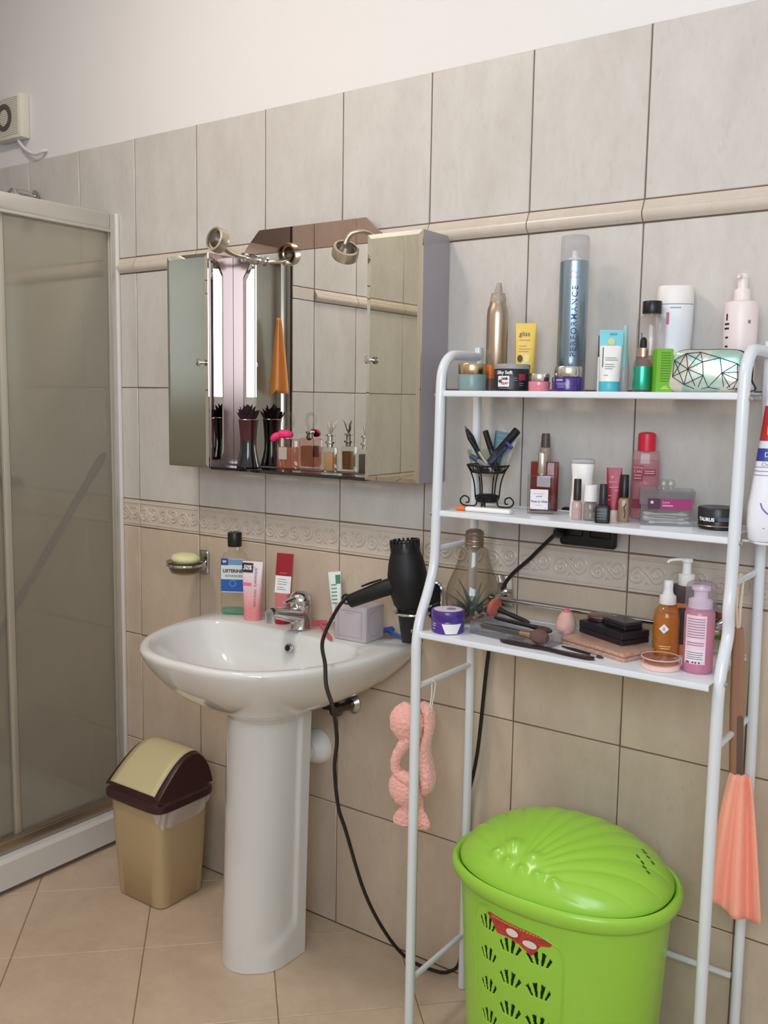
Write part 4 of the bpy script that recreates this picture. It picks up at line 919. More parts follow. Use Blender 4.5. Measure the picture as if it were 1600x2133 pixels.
# holographic pouch
t = thing('cosmetic_pouch', 'iridescent silver geometric pouch with black zip edge', 'pouch', (2.182, -0.125, ZT), 10)
t.scale = (1.10, 1.0, 1.13)
m, nt, p = new_mat('holographic'); tc = nt.nodes.new('ShaderNodeTexCoord')
vo = nt.nodes.new('ShaderNodeTexVoronoi'); vo.feature = 'F1'; vo.inputs['Scale'].default_value = 38
cr = nt.nodes.new('ShaderNodeValToRGB'); cr.color_ramp.interpolation = 'LINEAR'
for pos, c in ((0.0, (160, 196, 180)), (0.25, (180, 188, 196)), (0.5, (188, 180, 204)), (0.72, (168, 204, 186)), (1.0, (226, 212, 196))):
    e = cr.color_ramp.elements[0] if pos == 0 else cr.color_ramp.elements[1] if pos == 1.0 else cr.color_ramp.elements.new(pos)
    e.position = pos; e.color = rgb(*c)
sp = nt.nodes.new('ShaderNodeSeparateColor')
nt.links.new(tc.outputs['Object'], vo.inputs['Vector']); nt.links.new(vo.outputs['Color'], sp.inputs[0]); nt.links.new(sp.outputs[0], cr.inputs[0]); nt.links.new(cr.outputs[0], p.inputs['Base Color'])
p.inputs['Metallic'].default_value = 0.4; p.inputs['Roughness'].default_value = 0.32
HOLO = m
def pouch_outline(n=40):
    pts = [(-0.062, 0.001), (0.060, 0.001), (0.0635, 0.02), (0.062, 0.045), (0.050, 0.0615), (0.030, 0.066), (-0.01, 0.066), (-0.042, 0.0655), (-0.056, 0.056), (-0.0635, 0.032)]
    return [(q.x, q.z) for q in crom([(x, 0, z) for x, z in pts], 4, closed=True)]
po = pouch_outline()
def prow(s, y, bulge, dz=0.0): return [(0.0 + x * s, y, max(0.0, 0.034 + (z - 0.034) * s) + dz) for x, z in po]
b = MB(); b.loft([prow(0.99, -0.006, 0), prow(1.0, -0.015, 0), prow(0.97, -0.026, 0), prow(0.80, -0.031, 0), prow(0.5, -0.033, 0), prow(0.2, -0.034, 0)], False, True); b.obj('front_face', HOLO, t, 50)
b = MB(); b.loft([prow(0.985, -0.0065, 0), prow(1.02, -0.004, 0, 0.0008), prow(1.03, 0.006, 0, 0.001), prow(1.0, 0.016, 0, 0.001), prow(0.7, 0.022, 0, 0.001)], True, True); b.obj('black_gusset', mat('pouch_black', (34, 36, 46), 0.6), t, 50)
rnd = random.Random(3)
nodes = [(-0.052, 0.050), (-0.054, 0.024), (-0.034, 0.060), (-0.030, 0.036), (-0.035, 0.012), (-0.008, 0.047), (-0.006, 0.026), (0.002, 0.008), (0.018, 0.053), (0.022, 0.030), (0.026, 0.004), (0.044, 0.044), (0.046, 0.020), (0.056, 0.032), (-0.012, 0.062), (-0.015, 0.004), (0.038, 0.003), (0.056, 0.008)]
def pf(x, z):
    r = max(abs(x) / 0.0635, abs(z - 0.034) / 0.033)
    return -0.0355 if r < 0.45 else -0.0346 + 0.0035 * (r - 0.45) / 0.4 if r < 0.85 else -0.0312 + 0.008 * (r - 0.85) / 0.15
b = MB()
for i in range(len(nodes)):
    ds = sorted(range(len(nodes)), key=lambda k: (nodes[k][0] - nodes[i][0]) ** 2 + (nodes[k][1] - nodes[i][1]) ** 2)[1:5]
    for k in ds:
        if k > i or i not in sorted(range(len(nodes)), key=lambda q: (nodes[q][0] - nodes[k][0]) ** 2 + (nodes[q][1] - nodes[k][1]) ** 2)[1:5]:
            P = [(nodes[i][0] + (nodes[k][0] - nodes[i][0]) * f, nodes[i][1] + (nodes[k][1] - nodes[i][1]) * f) for f in (0, 0.25, 0.5, 0.75, 1)]
            b.tube([(x, pf(x, z), z) for x, z in P], 0.0006, 5)
o = b.obj('seam_lines', mat('seam_black', (40, 46, 60), 0.5), t); o['kind'] = 'stuff'
# large white bottle
t = thing('shampoo_bottle', 'large translucent white shampoo bottle behind the green carton', 'bottle', (2.083, -0.036, ZT), 22)
WB = mat('milk_white', (228, 230, 232), 0.35, sss=0.2)
MB().loft([squircle(0.0335 * s, 0.024 * s2, z, 36, 2.6) for s, s2, z in ((0.80, 0.9, 0), (0.84, 1, 0.003), (0.92, 1, 0.06), (1.0, 1, 0.12), (1.02, 1, 0.155), (1.02, 0.98, 0.165))]).obj('bottle', WB, t)
MB().loft([squircle(0.0335 * s, 0.0235 * s, z, 36, 2.6) for s, z in ((1.02, 0.166), (1.03, 0.168), (0.99, 0.196), (0.94, 0.200), (0.5, 0.201))]).obj('cap', mat('cap_warm_white', (236, 230, 226), 0.35), t)
lines('fine_print', mat('shampoo_print', (128, 134, 160), 0.5), t, [(-0.010, 0.010, 0.158), (-0.012, 0.014, 0.062), (-0.012, 0.014, 0.056), (-0.012, 0.010, 0.050)], -0.0245, 0.0016)
MB().box(-0.016, -0.011, -0.0246, -0.0244, 0.128, 0.150).obj('red_mark', mat('mark_red', (196, 100, 110), 0.5), t, 0)
# pale pink pump bottle
t = thing('lotion_pump_bottle', 'tall pale pink pump bottle at the right end of top shelf', 'bottle', (2.209, -0.048, ZT), 16)
PP = mat('pale_pink', (238, 222, 220), 0.35)
MB().lathe([(0.0285, 0), (0.0298, 0.002), (0.0298, 0.158), (0.0285, 0.163), (0.018, 0.166)], 44).obj('bottle', PP, t)
MB().lathe([(0.0135, 0.165), (0.014, 0.166), (0.014, 0.184), (0.0125, 0.187)], 28).obj('collar', mat('pump_pink', (240, 226, 222), 0.35), t)
MB().lathe([(0.009, 0.186), (0.009, 0.205), (0.0105, 0.206), (0.0105, 0.2125), (0.009, 0.214), (0, 0.214)], 24).obj('pump', MATS['pump_pink'], t)
MB().tube([(0, 0, 0.209), (-0.006, -0.016, 0.209), (-0.008, -0.026, 0.206)], [0.0045, 0.004, 0.003], 10).obj('spout', MATS['pump_pink'], t)
lines('fine_print', PRINT_K, t, [(-0.033, -0.021, 0.122), (-0.033, -0.021, 0.114), (-0.029, -0.022, 0.098), (-0.029, -0.022, 0.082), (-0.029, -0.022, 0.067), (0.016, 0.030, 0.080), (0.016, 0.032, 0.064), (0.016, 0.034, 0.060), (0.016, 0.032, 0.054)], 0, 0.0036, 0.0300)
arc_label('drop_mark', PRINT_K, t, 0.0300, -56, -48, 0.130, 0.142)
arc_label('side_mark', PRINT_G, t, 0.0300, 24, 34, 0.124, 0.130)

# ---------------------------------------------------------------- middle shelf
# iron burner with a glass bowl of pens
t = thing('wire_holder', 'black wrought iron scroll stand holding a glass bowl of pens', 'holder', (1.716, -0.085, ZM), 20)
IRON = mat('black_iron', (36, 28, 26), 0.5, 0.4)
def hoop(R, z, r, name='hoop'): MB().tube([(R * math.cos(a), R * math.sin(a), z) for a in [2 * PI * j / 36 for j in range(36)]], r, 8, closed=True).obj(name, IRON, t)
hoop(0.044, 0.090, 0.0018); hoop(0.036, 0.076, 0.0018); hoop(0.025, 0.024, 0.0018)
for k in range(6):
    a = 2 * PI * (k + 0.25) / 6; ca, sa = math.cos(a), math.sin(a)
    P = crom([(0.044, 0.090), (0.036, 0.076), (0.029, 0.055), (0.0255, 0.034), (0.025, 0.024), (0.022, 0.014)], 4)
    P = crom([(r * ca, r * sa, z) for r, z in ((0.044, 0.090), (0.036, 0.076), (0.029, 0.055), (0.0262, 0.034), (0.0255, 0.024), (0.023, 0.016))], 4)
    MB().tube(P, 0.0016, 7).obj('upright', IRON, t)
b = MB()
for k in range(12):
    a = 2 * PI * k / 12; n = 12
    b.tube([((0.040 + 0.0045 * math.sin(q)) * math.cos(a + 0.16 * math.cos(q)), (0.040 + 0.0045 * math.sin(q)) * math.sin(a + 0.16 * math.cos(q)), 0.083 + 0.0065 * math.sin(q)) for q in [2 * PI * j / n for j in range(n)]], 0.0010, 5, closed=True)
o = b.obj('scroll_band', IRON, t); o['kind'] = 'stuff'
for a in (math.radians(180), math.radians(-8), math.radians(268)):
    ca, sa = math.cos(a), math.sin(a)
    P = crom([(r * ca, r * sa, z) for r, z in ((0.022, 0.018), (0.024, 0.005), (0.034, 0.0022), (0.052, 0.004), (0.058, 0.014), (0.050, 0.023), (0.040, 0.019), (0.040, 0.010), (0.046, 0.009))], 5)
    MB().tube(P, 0.0017, 7).obj('scroll_foot', IRON, t)
MB().lathe([(0.0, 0.012), (0.021, 0.012), (0.022, 0.014), (0.022, 0.026), (0.019, 0.028), (0.0, 0.024)], 28).obj('candle_cup', MATTE_BLACK, t)
MB().lathe([(0.0, 0.066), (0.020, 0.067), (0.030, 0.074), (0.038, 0.092), (0.0445, 0.118), (0.0455, 0.1225), (0.044, 0.1225), (0.0425, 0.116), (0.036, 0.092), (0.028, 0.0755), (0.0, 0.070)], 36).obj('glass_bowl', GLASS, t)
def stick(name, label, cat, base, top, profs, seg=14, rolled=0.0):
    """slim object from base to top; profs: (name, material, [(t, radius)...])"""
    a, b_ = Vector(base), Vector(top); t_ = thing(name, label, cat, base)
    q = (b_ - a).to_track_quat('Z', 'X'); t_.rotation_euler = q.to_euler(); L = (b_ - a).length
    for nm, m_, pr in profs:
        MB().lathe([(r, tt * L) for tt, r in pr], seg).obj(nm, m_, t_)
    return t_
GX, GY, GZ = 1.716, -0.085, ZM + 0.072
DKB = mat('dark_brown_plastic', (44, 34, 36), 0.35)
stick('lash_brush', 'tweezer tipped dark brush leaning left in the glass bowl', 'brush', (GX + 0.008, GY - 0.012, GZ + 0.003), (GX - 0.050, GY - 0.016, GZ + 0.100), [('handle', DKB, [(0, 0.004), (0.5, 0.0055), (0.75, 0.0075), (0.9, 0.0042), (0.93, 0.003)]), ('bristles', mat('ash_bristle', (120, 108, 104), 0.8), [(0.92, 0.0032), (0.97, 0.0025), (1.0, 0.0008)])])
stick('eyeliner_pencil', 'pale pencil with silver band leaning in the glass bowl', 'pencil', (GX + 0.020, GY - 0.014, GZ + 0.004), (GX - 0.030, GY - 0.030, GZ + 0.075), [('barrel', mat('pencil_pale', (196, 184, 176), 0.3, 0.3), [(0, 0.0036), (0.6, 0.0036)]), ('cap', MATTE_BLACK, [(0.6, 0.0042), (1.0, 0.0042)])])
stick('mascara', 'dark slim mascara in the middle of the glass bowl', 'mascara', (GX + 0.018, GY + 0.010, GZ + 0.005), (GX - 0.016, GY + 0.012, GZ + 0.090), [('tube', DKB, [(0, 0.0055), (0.55, 0.0058)]), ('cap', MATTE_BLACK, [(0.56, 0.0062), (0.98, 0.0062), (1.0, 0.005)])])
stick('mascara', 'thick black mascara leaning right out of the glass bowl', 'mascara', (GX - 0.010, GY - 0.006, GZ + 0.006), (GX + 0.060, GY + 0.014, GZ + 0.094), [('tube', mat('navy_black', (34, 36, 58), 0.3), [(0, 0.0075), (0.42, 0.008)]), ('cap', BLACK, [(0.43, 0.0088), (0.985, 0.0088), (1.0, 0.0075)])], 20)
tt = stick('blue_razor', 'navy plastic razor head leaning right in the glass bowl', 'razor', (GX - 0.004, GY - 0.020, GZ + 0.006), (GX + 0.052, GY - 0.004, GZ + 0.064), [('handle', mat('navy_plastic', (46, 54, 112), 0.35), [(0, 0.004), (0.9, 0.0045)])])
MB().box(-0.010, 0.010, -0.004, 0.004, 0.076, 0.084, 0.002).obj('blade_head', MATS['navy_plastic'], tt)
tt = thing('sample_tube', 'dark teal flat tube standing at the back of the glass bowl', 'tube', (GX + 0.006, GY + 0.020, GZ + 0.008), rot=(0, math.radians(10), math.radians(25)))
squeeze_tube(tt, 0.010, 0.008, 0.0155, 0.082, mat('teal_dark', (24, 92, 108), 0.35), 28)
lines('fine_print', mat('teal_pale', (120, 176, 184), 0.5), tt, [(-0.009, 0.009, 0.072), (-0.009, 0.006, 0.062)], -0.0042, 0.0018)
tt = thing('sample_tube', 'grey flat tube standing behind the thick black mascara', 'tube', (GX + 0.024, GY + 0.022, GZ + 0.010), rot=(0, math.radians(14), math.radians(25)))
squeeze_tube(tt, 0.009, 0.008, 0.013, 0.070, mat('tube_greyish', (190, 186, 184), 0.35), 28)
tt = stick('blue_cap_pen', 'short blue capped tube lying low at left in the bowl', 'tube', (GX + 0.012, GY - 0.022, GZ + 0.016), (GX - 0.035, GY - 0.012, GZ + 0.036), [('barrel', mat('lilac_grey', (176, 168, 176), 0.35), [(0, 0.005), (0.55, 0.005)]), ('cap', mat('slate_blue', (74, 90, 128), 0.35), [(0.56, 0.0056), (1, 0.0056)])])
# white stick with orange cap
t = thing('test_stick', 'white plastic stick with orange cap lying at left shelf edge', 'stick', (1.757, -0.170, ZM), 5)
MB().box(-0.040, 0.060, -0.009, 0.009, 0.0005, 0.010, 0.004, 3).obj('body', WHITE_PL, t)
MB().box(-0.062, -0.041, -0.007, 0.007, 0.001, 0.0095, 0.003, 3).obj('cap', mat('orange_plastic', (240, 112, 48), 0.4), t)
# perfumes
t = thing('perfume_bottle', 'clear square perfume bottle with silver cap and white label', 'perfume', (1.852, -0.106, ZM), 22)
MB().box(-0.0265, 0.0265, -0.014, 0.014, 0, 0.079, 0.0025, 2).obj('bottle', GLASS, t)
MB().box(-0.0225, 0.0225, -0.0105, 0.0105, 0.006, 0.073, 0.002, 2).obj('perfume', clear('rose_scent', (244, 234, 234), 1.1, 0.04), t)
MB().box(-0.0205, 0.0150, -0.0146, -0.0142, 0.010, 0.050).obj('label', mat('label_white', (236, 228, 232), 0.5), t, 0)
text('Time to Hide', 0.0062, mat('label_blue', (84, 96, 132), 0.5), t, (-0.003, -0.0149, 0.0255), bold=0.0002)
MB().tube([(-0.009, -0.0149, 0.0345), (-0.004, -0.0149, 0.0368), (-0.001, -0.0149, 0.0355), (0.003, -0.0149, 0.037)], 0.0006, 5).obj('label_mark', MATS['label_blue'], t)
lines('fine_print', mat('label_grey', (190, 184, 192), 0.5), t, [(-0.014, 0.008, 0.041), (-0.010, 0.004, 0.0175), (-0.019, -0.016, 0.012), (0.007, 0.013, 0.012)], -0.0148)
MB().lathe([(0.0075, 0.079), (0.0075, 0.083)], 20).obj('neck', SILVER, t)
MB().lathe([(0.0080, 0.081), (0.0084, 0.082), (0.0084, 0.122), (0.0076, 0.1235), (0, 0.1235)], 24).obj('cap', mat('cap_silver', (222, 218, 206), 0.2, 0.9), t)
t = thing('perfume_bottle', 'flat dark pink perfume bottle behind the clear square bottle', 'perfume', (1.832, -0.052, ZM), 22)
MB().box(-0.0285, 0.0285, -0.010, 0.010, 0, 0.102, 0.002, 2).obj('bottle', clear('dusky_glass', (222, 170, 166), 1.45, 0.02), t)
MB().box(-0.0255, 0.0255, -0.0075, 0.0075, 0.004, 0.098, 0.002, 2).obj('perfume', mat('dusky_red', (172, 82, 84), 0.35), t)
MB().lathe([(0.012, 0.102), (0.012, 0.130), (0.009, 0.132)], 24).obj('sleeve', mat('dusky_sleeve', (178, 146, 138), 0.3), t)
MB().lathe([(0.0100, 0.132), (0.0096, 0.140), (0.0084, 0.158), (0.0078, 0.160), (0, 0.160)], 24).obj('sprayer', mat('taupe', (86, 74, 72), 0.4), t)
MB().box(0.006, 0.020, -0.0104, -0.0101, 0.080, 0.084).obj('fine_print', mat('dusky_pale', (220, 150, 150), 0.5), t, 0)
# white oval bottle
t = thing('deodorant_bottle', 'white oval bottle with translucent rim behind the nail polish', 'bottle', (1.941, -0.108, ZM), 20)
MB().loft([squircle(0.0245 * s, 0.014 * s2, z, 36, 2.4) for s, s2, z in ((0.88, 0.9, 0), (0.95, 1, 0.003), (0.93, 1, 0.02), (0.82, 0.95, 0.052), (0.82, 0.95, 0.08), (0.92, 1, 0.102), (0.90, 0.9, 0.106))]).obj('bottle', mat('warm_white', (238, 234, 230), 0.35), t)
MB().loft([squircle(0.0245 * s, 0.014 * s, z, 36, 2.4) for s, z in ((0.90, 0.1065), (0.96, 0.108), (0.92, 0.114), (0.6, 0.1155))]).obj('top', FROST, t)
def polish(label, x, y, R, hb, hc, mb, mc, yaw=20, cap_r=0.0075, sq=2.2):
    t = thing('nail_polish', label, 'nail polish', (x, y, ZM), yaw, 'nail polishes on the middle shelf')
    MB().loft([squircle(R * s, R * s, z, 28, sq) for s, z in ((0.92, 0), (1, 0.0015), (1, hb - 0.006), (0.8, hb - 0.001), (0.5, hb), (0.5, hb + 0.003))]).obj('bottle', mb, t)
    MB().lathe([(cap_r, hb + 0.001), (cap_r, hb + 0.003), (cap_r * 0.93, hb + hc - 0.001), (cap_r * 0.85, hb + hc), (0, hb + hc)], 22).obj('cap', mc, t)
    return t
polish('pale pink nail polish with dark brown cap', 1.951, -0.152, 0.0098, 0.037, 0.042, clear('polish_glass', (232, 214, 210), 1.45, 0.03, 0.55, (226, 196, 194)), DKB)
polish('clear nail polish with wide white cap', 1.974, -0.142, 0.0125, 0.036, 0.032, clear('polish_clear', (226, 218, 216), 1.45, 0.03, 0.15), WHITE_PL, cap_r=0.0135)
t = polish('black square gel nail polish with black cap', 2.007, -0.160, 0.0140, 0.035, 0.038, BLACK, mat('cap_bluish_black', (34, 36, 46), 0.35), 18, 0.0078, 5)
lines('fine_print', PRINT_G, t, [(-0.010, 0.008, 0.025), (-0.009, 0.008, 0.018), (-0.009, 0.006, 0.013), (-0.009, 0.008, 0.008)], -0.0146)
t = polish('beige gold nail polish with long black cap', 2.032, -0.120, 0.0105, 0.046, 0.044, clear('polish_beige', (206, 180, 156), 1.45, 0.03, 0.7, (184, 152, 124)), BLACK, 20, 0.0085, 3)
MB().tube([(0.002, -0.0112, 0.008), (0.0035, -0.0113, 0.018), (0.001, -0.0113, 0.028), (0.004, -0.0112, 0.036)], 0.0008, 6).obj('script_mark', DKB, t)
polish('small glass nail polish with grey crystal top behind black polish', 1.998, -0.118, 0.0090, 0.034, 0.040, CLEAR, STEEL, 18, 0.0068)
# dark red tube
t = thing('hand_cream_tube', 'dark red squeeze tube standing on a beige cap', 'tube', (2.010, -0.118, ZM), 18)
squeeze_tube(t, 0.0125, 0.011, 0.0145, 0.102, mat('berry', (152, 26, 52), 0.35), 28, z0=0.022)
MB().lathe([(0.0105, 0), (0.011, 0.002), (0.011, 0.022), (0.010, 0.024)], 22).obj('cap', mat('beige_cap', (212, 190, 176), 0.4), t)
o = lines('fine_print', mat('berry_pale', (214, 120, 140), 0.5), t, [(-0.009, 0.006, 0.074), (-0.008, 0.009, 0.064), (0.002, 0.009, 0.058), (-0.009, -0.003, 0.048), (-0.009, -0.005, 0.040)], 0, 0.0018); on_tube(o, 0.0122, 0.102)
o = MB().loft([[(-0.003 + 0.0028 * math.cos(a), -0.01, 0.084 + 0.0028 * math.sin(a)) for a in [2 * PI * j / 12 for j in range(12)]]], False, True).obj('emblem', MATS['berry_pale'], t, 0); on_tube(o, 0.0126, 0.102)
# acetone bottle
t = thing('acetone_bottle', 'pink nail polish remover bottle with bright red cap', 'bottle', (2.044, -0.044, ZM), 22)
MB().loft([squircle(0.0265 * s, 0.018 * s, z, 36, 2.8) for s, z in ((0.95, 0), (1, 0.003), (1, 0.116), (0.97, 0.120), (0.94, 0.122), (0.94, 0.132), (0.6, 0.134))]).obj('bottle', clear('remover_bottle', (246, 226, 228), 1.4, 0.05, 0.25, (236, 198, 202)), t)
MB().loft([squircle(0.0245 * s, 0.0162 * s, z, 36, 2.8) for s, z in ((0.98, 0.003), (1, 0.005), (1, 0.114), (0.9, 0.115))]).obj('remover', clear('remover_pink', (240, 170, 182), 1.1, 0.05, 0.4, (230, 136, 152)), t)
MB().lathe([(0.0172, 0.133), (0.0172, 0.160), (0.0165, 0.166), (0.011, 0.169), (0, 0.170)], 32).obj('cap', mat('bright_red', (214, 36, 62), 0.35), t)
MB().box(-0.0235, -0.0055, -0.0194, -0.0188, 0.076, 0.105).obj('label', mat('remover_label', (140, 22, 50), 0.4), t, 0)
MB().box(-0.005, 0.018, -0.0194, -0.0188, 0.086, 0.098).obj('label', MATS['remover_label'], t, 0)
MB().box(-0.0235, 0.018, -0.0194, -0.0188, 0.022, 0.040).obj('label', MATS['remover_label'], t, 0)
text('TOTAL', 0.0062, mat('remover_print', (240, 190, 200), 0.5), t, (-0.0145, -0.0197, 0.1005)); text('CARE', 0.0066, MATS['remover_print'], t, (-0.0145, -0.0197, 0.0935))
lines('fine_print', MATS['remover_print'], t, [(-0.022, -0.008, 0.086), (-0.022, -0.008, 0.080), (-0.003, 0.016, 0.094), (-0.003, 0.016, 0.090)], -0.0197)
# acrylic box
t = thing('acrylic_box', 'clear acrylic lidded box of cotton swabs with magenta label', 'box', (2.106, -0.098, ZM), 22)
def shell(x0, x1, y0, y1, z0, z1, th, open_top=True):
    b = MB()
    b.box(x0, x1, y0, y0 + th, z0, z1).box(x0, x1, y1 - th, y1, z0, z1).box(x0, x0 + th, y0 + th, y1 - th, z0, z1).box(x1 - th, x1, y0 + th, y1 - th, z0, z1)
    if open_top: b.box(x0 + th, x1 - th, y0 + th, y1 - th, z0, z0 + th)
    else: b.box(x0 + th, x1 - th, y0 + th, y1 - th, z1 - th, z1)
    return b
ACR = clear('acrylic', (240, 239, 240), 1.5, 0.03, 0.07, (226, 226, 228))
shell(-0.046, 0.046, -0.034, 0.034, 0.0, 0.058, 0.0022).obj('tray', ACR, t, 0)
shell(-0.049, 0.049, -0.037, 0.037, 0.040, 0.066, 0.0022, False).obj('lid', ACR, t, 0)
for dx in (-0.006, 0.007): MB().lathe([(0.003, 0.066), (0.0035, 0.069), (0.0078, 0.073), (0.0085, 0.079), (0.0055, 0.084), (0, 0.0852)], 10, (dx, 0, 0)).obj('crystal_knob', GLASS, t, 0)
MB().box(-0.034, 0.044, -0.0375, -0.0371, 0.032, 0.051).obj('label', mat('magenta_label', (152, 38, 100), 0.45), t, 0)
MB().box(-0.034, -0.012, -0.0378, -0.0374, 0.032, 0.051).obj('label', mat('plum_label', (66, 24, 52), 0.45), t, 0)
text('Love', 0.0062, mat('label_pinkish', (236, 180, 214), 0.5), t, (-0.002, -0.0379, 0.0445)); lines('fine_print', MATS['label_pinkish'], t, [(-0.008, 0.010, 0.0375)], -0.0379, 0.0018)
MB().lathe([(0.003, 0), (0, 0.0002)], 12).xf(Matrix.Translation((-0.027, -0.0379, 0.044)) @ Matrix.Rotation(PI / 2, 4, 'X')).obj('label_mark', MATS['label_pinkish'], t)
rnd = random.Random(5); COT = mat('cotton', (238, 234, 228), 0.9)
for k in range(14):
    a = rnd.uniform(-0.25, 0.25); x, y, z = rnd.uniform(-0.006, 0.006), rnd.uniform(-0.026, 0.026), ZM + 0.006 + (k // 5) * 0.007
    s_ = thing('cotton_swab', 'white cotton swab lying in the clear acrylic box', 'cotton swab', (0, 0, 0), group='cotton swabs in the acrylic box')
    s_.location = Matrix.Translation((2.106, -0.098, 0)) @ Matrix.Rotation(math.radians(22), 4, 'Z') @ Vector((x, y, z)); s_.rotation_euler = (0, rnd.uniform(-0.04, 0.04), math.radians(22) + a)
    if k == 0:
        sw = [('stick', MB().tube([(-0.030, 0, 0), (0.030, 0, 0)], 0.0012, 6).mesh('stick', WHITE_PL)), ('tip', MB().tube([(-0.037, 0, 0), (-0.034, 0, 0), (-0.028, 0, 0), (-0.025, 0, 0)], [0.001, 0.0027, 0.0025, 0.0012], 8).mesh('tip', COT)),
              ('tip', MB().tube([(0.037, 0, 0), (0.034, 0, 0), (0.028, 0, 0), (0.025, 0, 0)], [0.001, 0.0027, 0.0025, 0.0012], 8).mesh('tip', COT))]
    for nm, me in sw: inst(nm, me, s_)
# flat black jar
t = jar('hair_wax_tin', 'flat black round wax tin at the right end of middle shelf', (2.203, -0.098, ZM), 14, 0.0345, 0.0165, 0.0235, BLACK, mat('tin_lid', (38, 38, 42), 0.35), 0.0355)
text('TAURUS', 0.0085, PRINT_W, t, (-0.021, 0, 0.019), R=0.0358, bold=0.0004)
arc_label('grey_band', mat('band_grey', (84, 86, 98), 0.4), t, 0.0357, 2, 52, 0.0165, 0.024)
MB().tube([(0.0350 * math.cos(a), 0.0350 * math.sin(a), 0.0075) for a in [2 * PI * j / 40 for j in range(40)]], 0.0008, 6, closed=True).obj('gold_line', GOLD, t)

# ---------------------------------------------------------------- bottom shelf
t = jar('hair_mask_jar', 'purple round jar with white printed lid at left of bottom shelf', (1.712, -0.226, ZL), 20, 0.0340, 0.026, 0.020, mat('purple_body', (80, 52, 140), 0.25, coat=0.4), mat('purple_lid', (70, 40, 128), 0.3, coat=0.4), 0.0345)
RJ = 0.0344
b = MB(); pts = [(-10, 22), (62, 25), (44, 2), (4, 2)]
def arc_poly(R, pts, m, name, parent):
    b = MB(); n = 12; r0 = []; r1 = []
    for i in range(n + 1):
        f = i / n
        a0 = math.radians(pts[3][0] + (pts[2][0] - pts[3][0]) * f); a1 = math.radians(pts[0][0] + (pts[1][0] - pts[0][0]) * f)
        r0.append((R * math.sin(a0), -R * math.cos(a0), pts[3][1] / 1000)); r1.append((R * math.sin(a1), -R * math.cos(a1), pts[0][1] / 1000))
    return b.loft([r0, r1], False, False, closed=False).obj(name, m, parent)
arc_poly(RJ + 0.0002, pts, PRINT_W, 'white_wedge', t)
lines('fine_print', mat('mask_print', (190, 176, 220), 0.5), t, [(-0.031, -0.019, 0.020), (-0.031, -0.020, 0.016), (-0.030, -0.021, 0.010)], 0, 0.0018, RJ + 0.0002)
MB().lathe([(0.0, 0.0463), (0.029, 0.0464)], 36).obj('lid_label', mat('mask_lid_label', (216, 206, 222), 0.5), t)
MB().lathe([(0.0, 0.0466), (0.010, 0.0467)], 24, (0.006, 0.004, 0)).obj('lid_mark', mat('mask_ink', (150, 126, 176), 0.5), t)
# bulb terrarium
t = thing('bulb_terrarium', 'clear glass light bulb terrarium with a succulent and pebbles', 'terrarium', (1.703, -0.111, ZL + 0.0005), 20)
prof = [(0.0, 0.0), (0.030, 0.001), (0.046, 0.010), (0.057, 0.032), (0.0595, 0.052), (0.056, 0.074), (0.046, 0.100), (0.0365, 0.124), (0.031, 0.148), (0.0275, 0.156), (0.0185, 0.160), (0.0185, 0.166)]
P = [(p.x, p.z) for p in crom([(r, 0, z) for r, z in prof], 4)]
MB().lathe([(max(r, 0), z) for r, z in P], 48).obj('glass_bulb', clear('bulb_glass', (232, 229, 221), 1.6, 0.02, 0.04, (200, 192, 182)), t)
scr = []
for i in range(26):
    z = 0.160 + 0.032 * i / 25; scr.append((0.0198 + 0.0013 * math.cos(2 * PI * i / 5.2), z))
MB().lathe([(0.018, 0.1595)] + scr + [(0.016, 0.195), (0.012, 0.1975), (0, 0.198)], 32).obj('screw_cap', mat('antique_silver', (176, 160, 148), 0.35, 0.9), t)
rnd = random.Random(11)
PEB = [mat('pebble_brown', (116, 84, 62), 0.8), mat('pebble_tan', (182, 152, 122), 0.8), mat('pebble_dark', (64, 48, 42), 0.8)]
pm = []
for mm in PEB:
    b = MB(); b.lathe([(0.0, -0.8), (0.55, -0.6), (1, -0.05), (0.75, 0.55), (0, 0.8)], 7); pm.append(b.mesh('pebble', mm, 60))
for k in range(60):
    r = 0.045 * math.sqrt(rnd.random()); a = rnd.uniform(0, 2 * PI); s_ = rnd.uniform(0.004, 0.0075)
    zmin = 0.003 + 0.016 * max(0, (r - 0.022) / 0.026) ** 1.5
    o = inst('pebble', pm[k % 3], t, (r * math.cos(a), r * math.sin(a), zmin + rnd.uniform(0.003, 0.011))); o.scale = (s_, s_ * rnd.uniform(0.7, 1), s_ * rnd.uniform(0.6, 0.9)); o.rotation_euler = (rnd.uniform(0, 3), rnd.uniform(0, 3), 0)
LEAFS = [mat('agave', (98, 128, 116), 0.5), mat('agave_dark', (66, 92, 86), 0.5)]
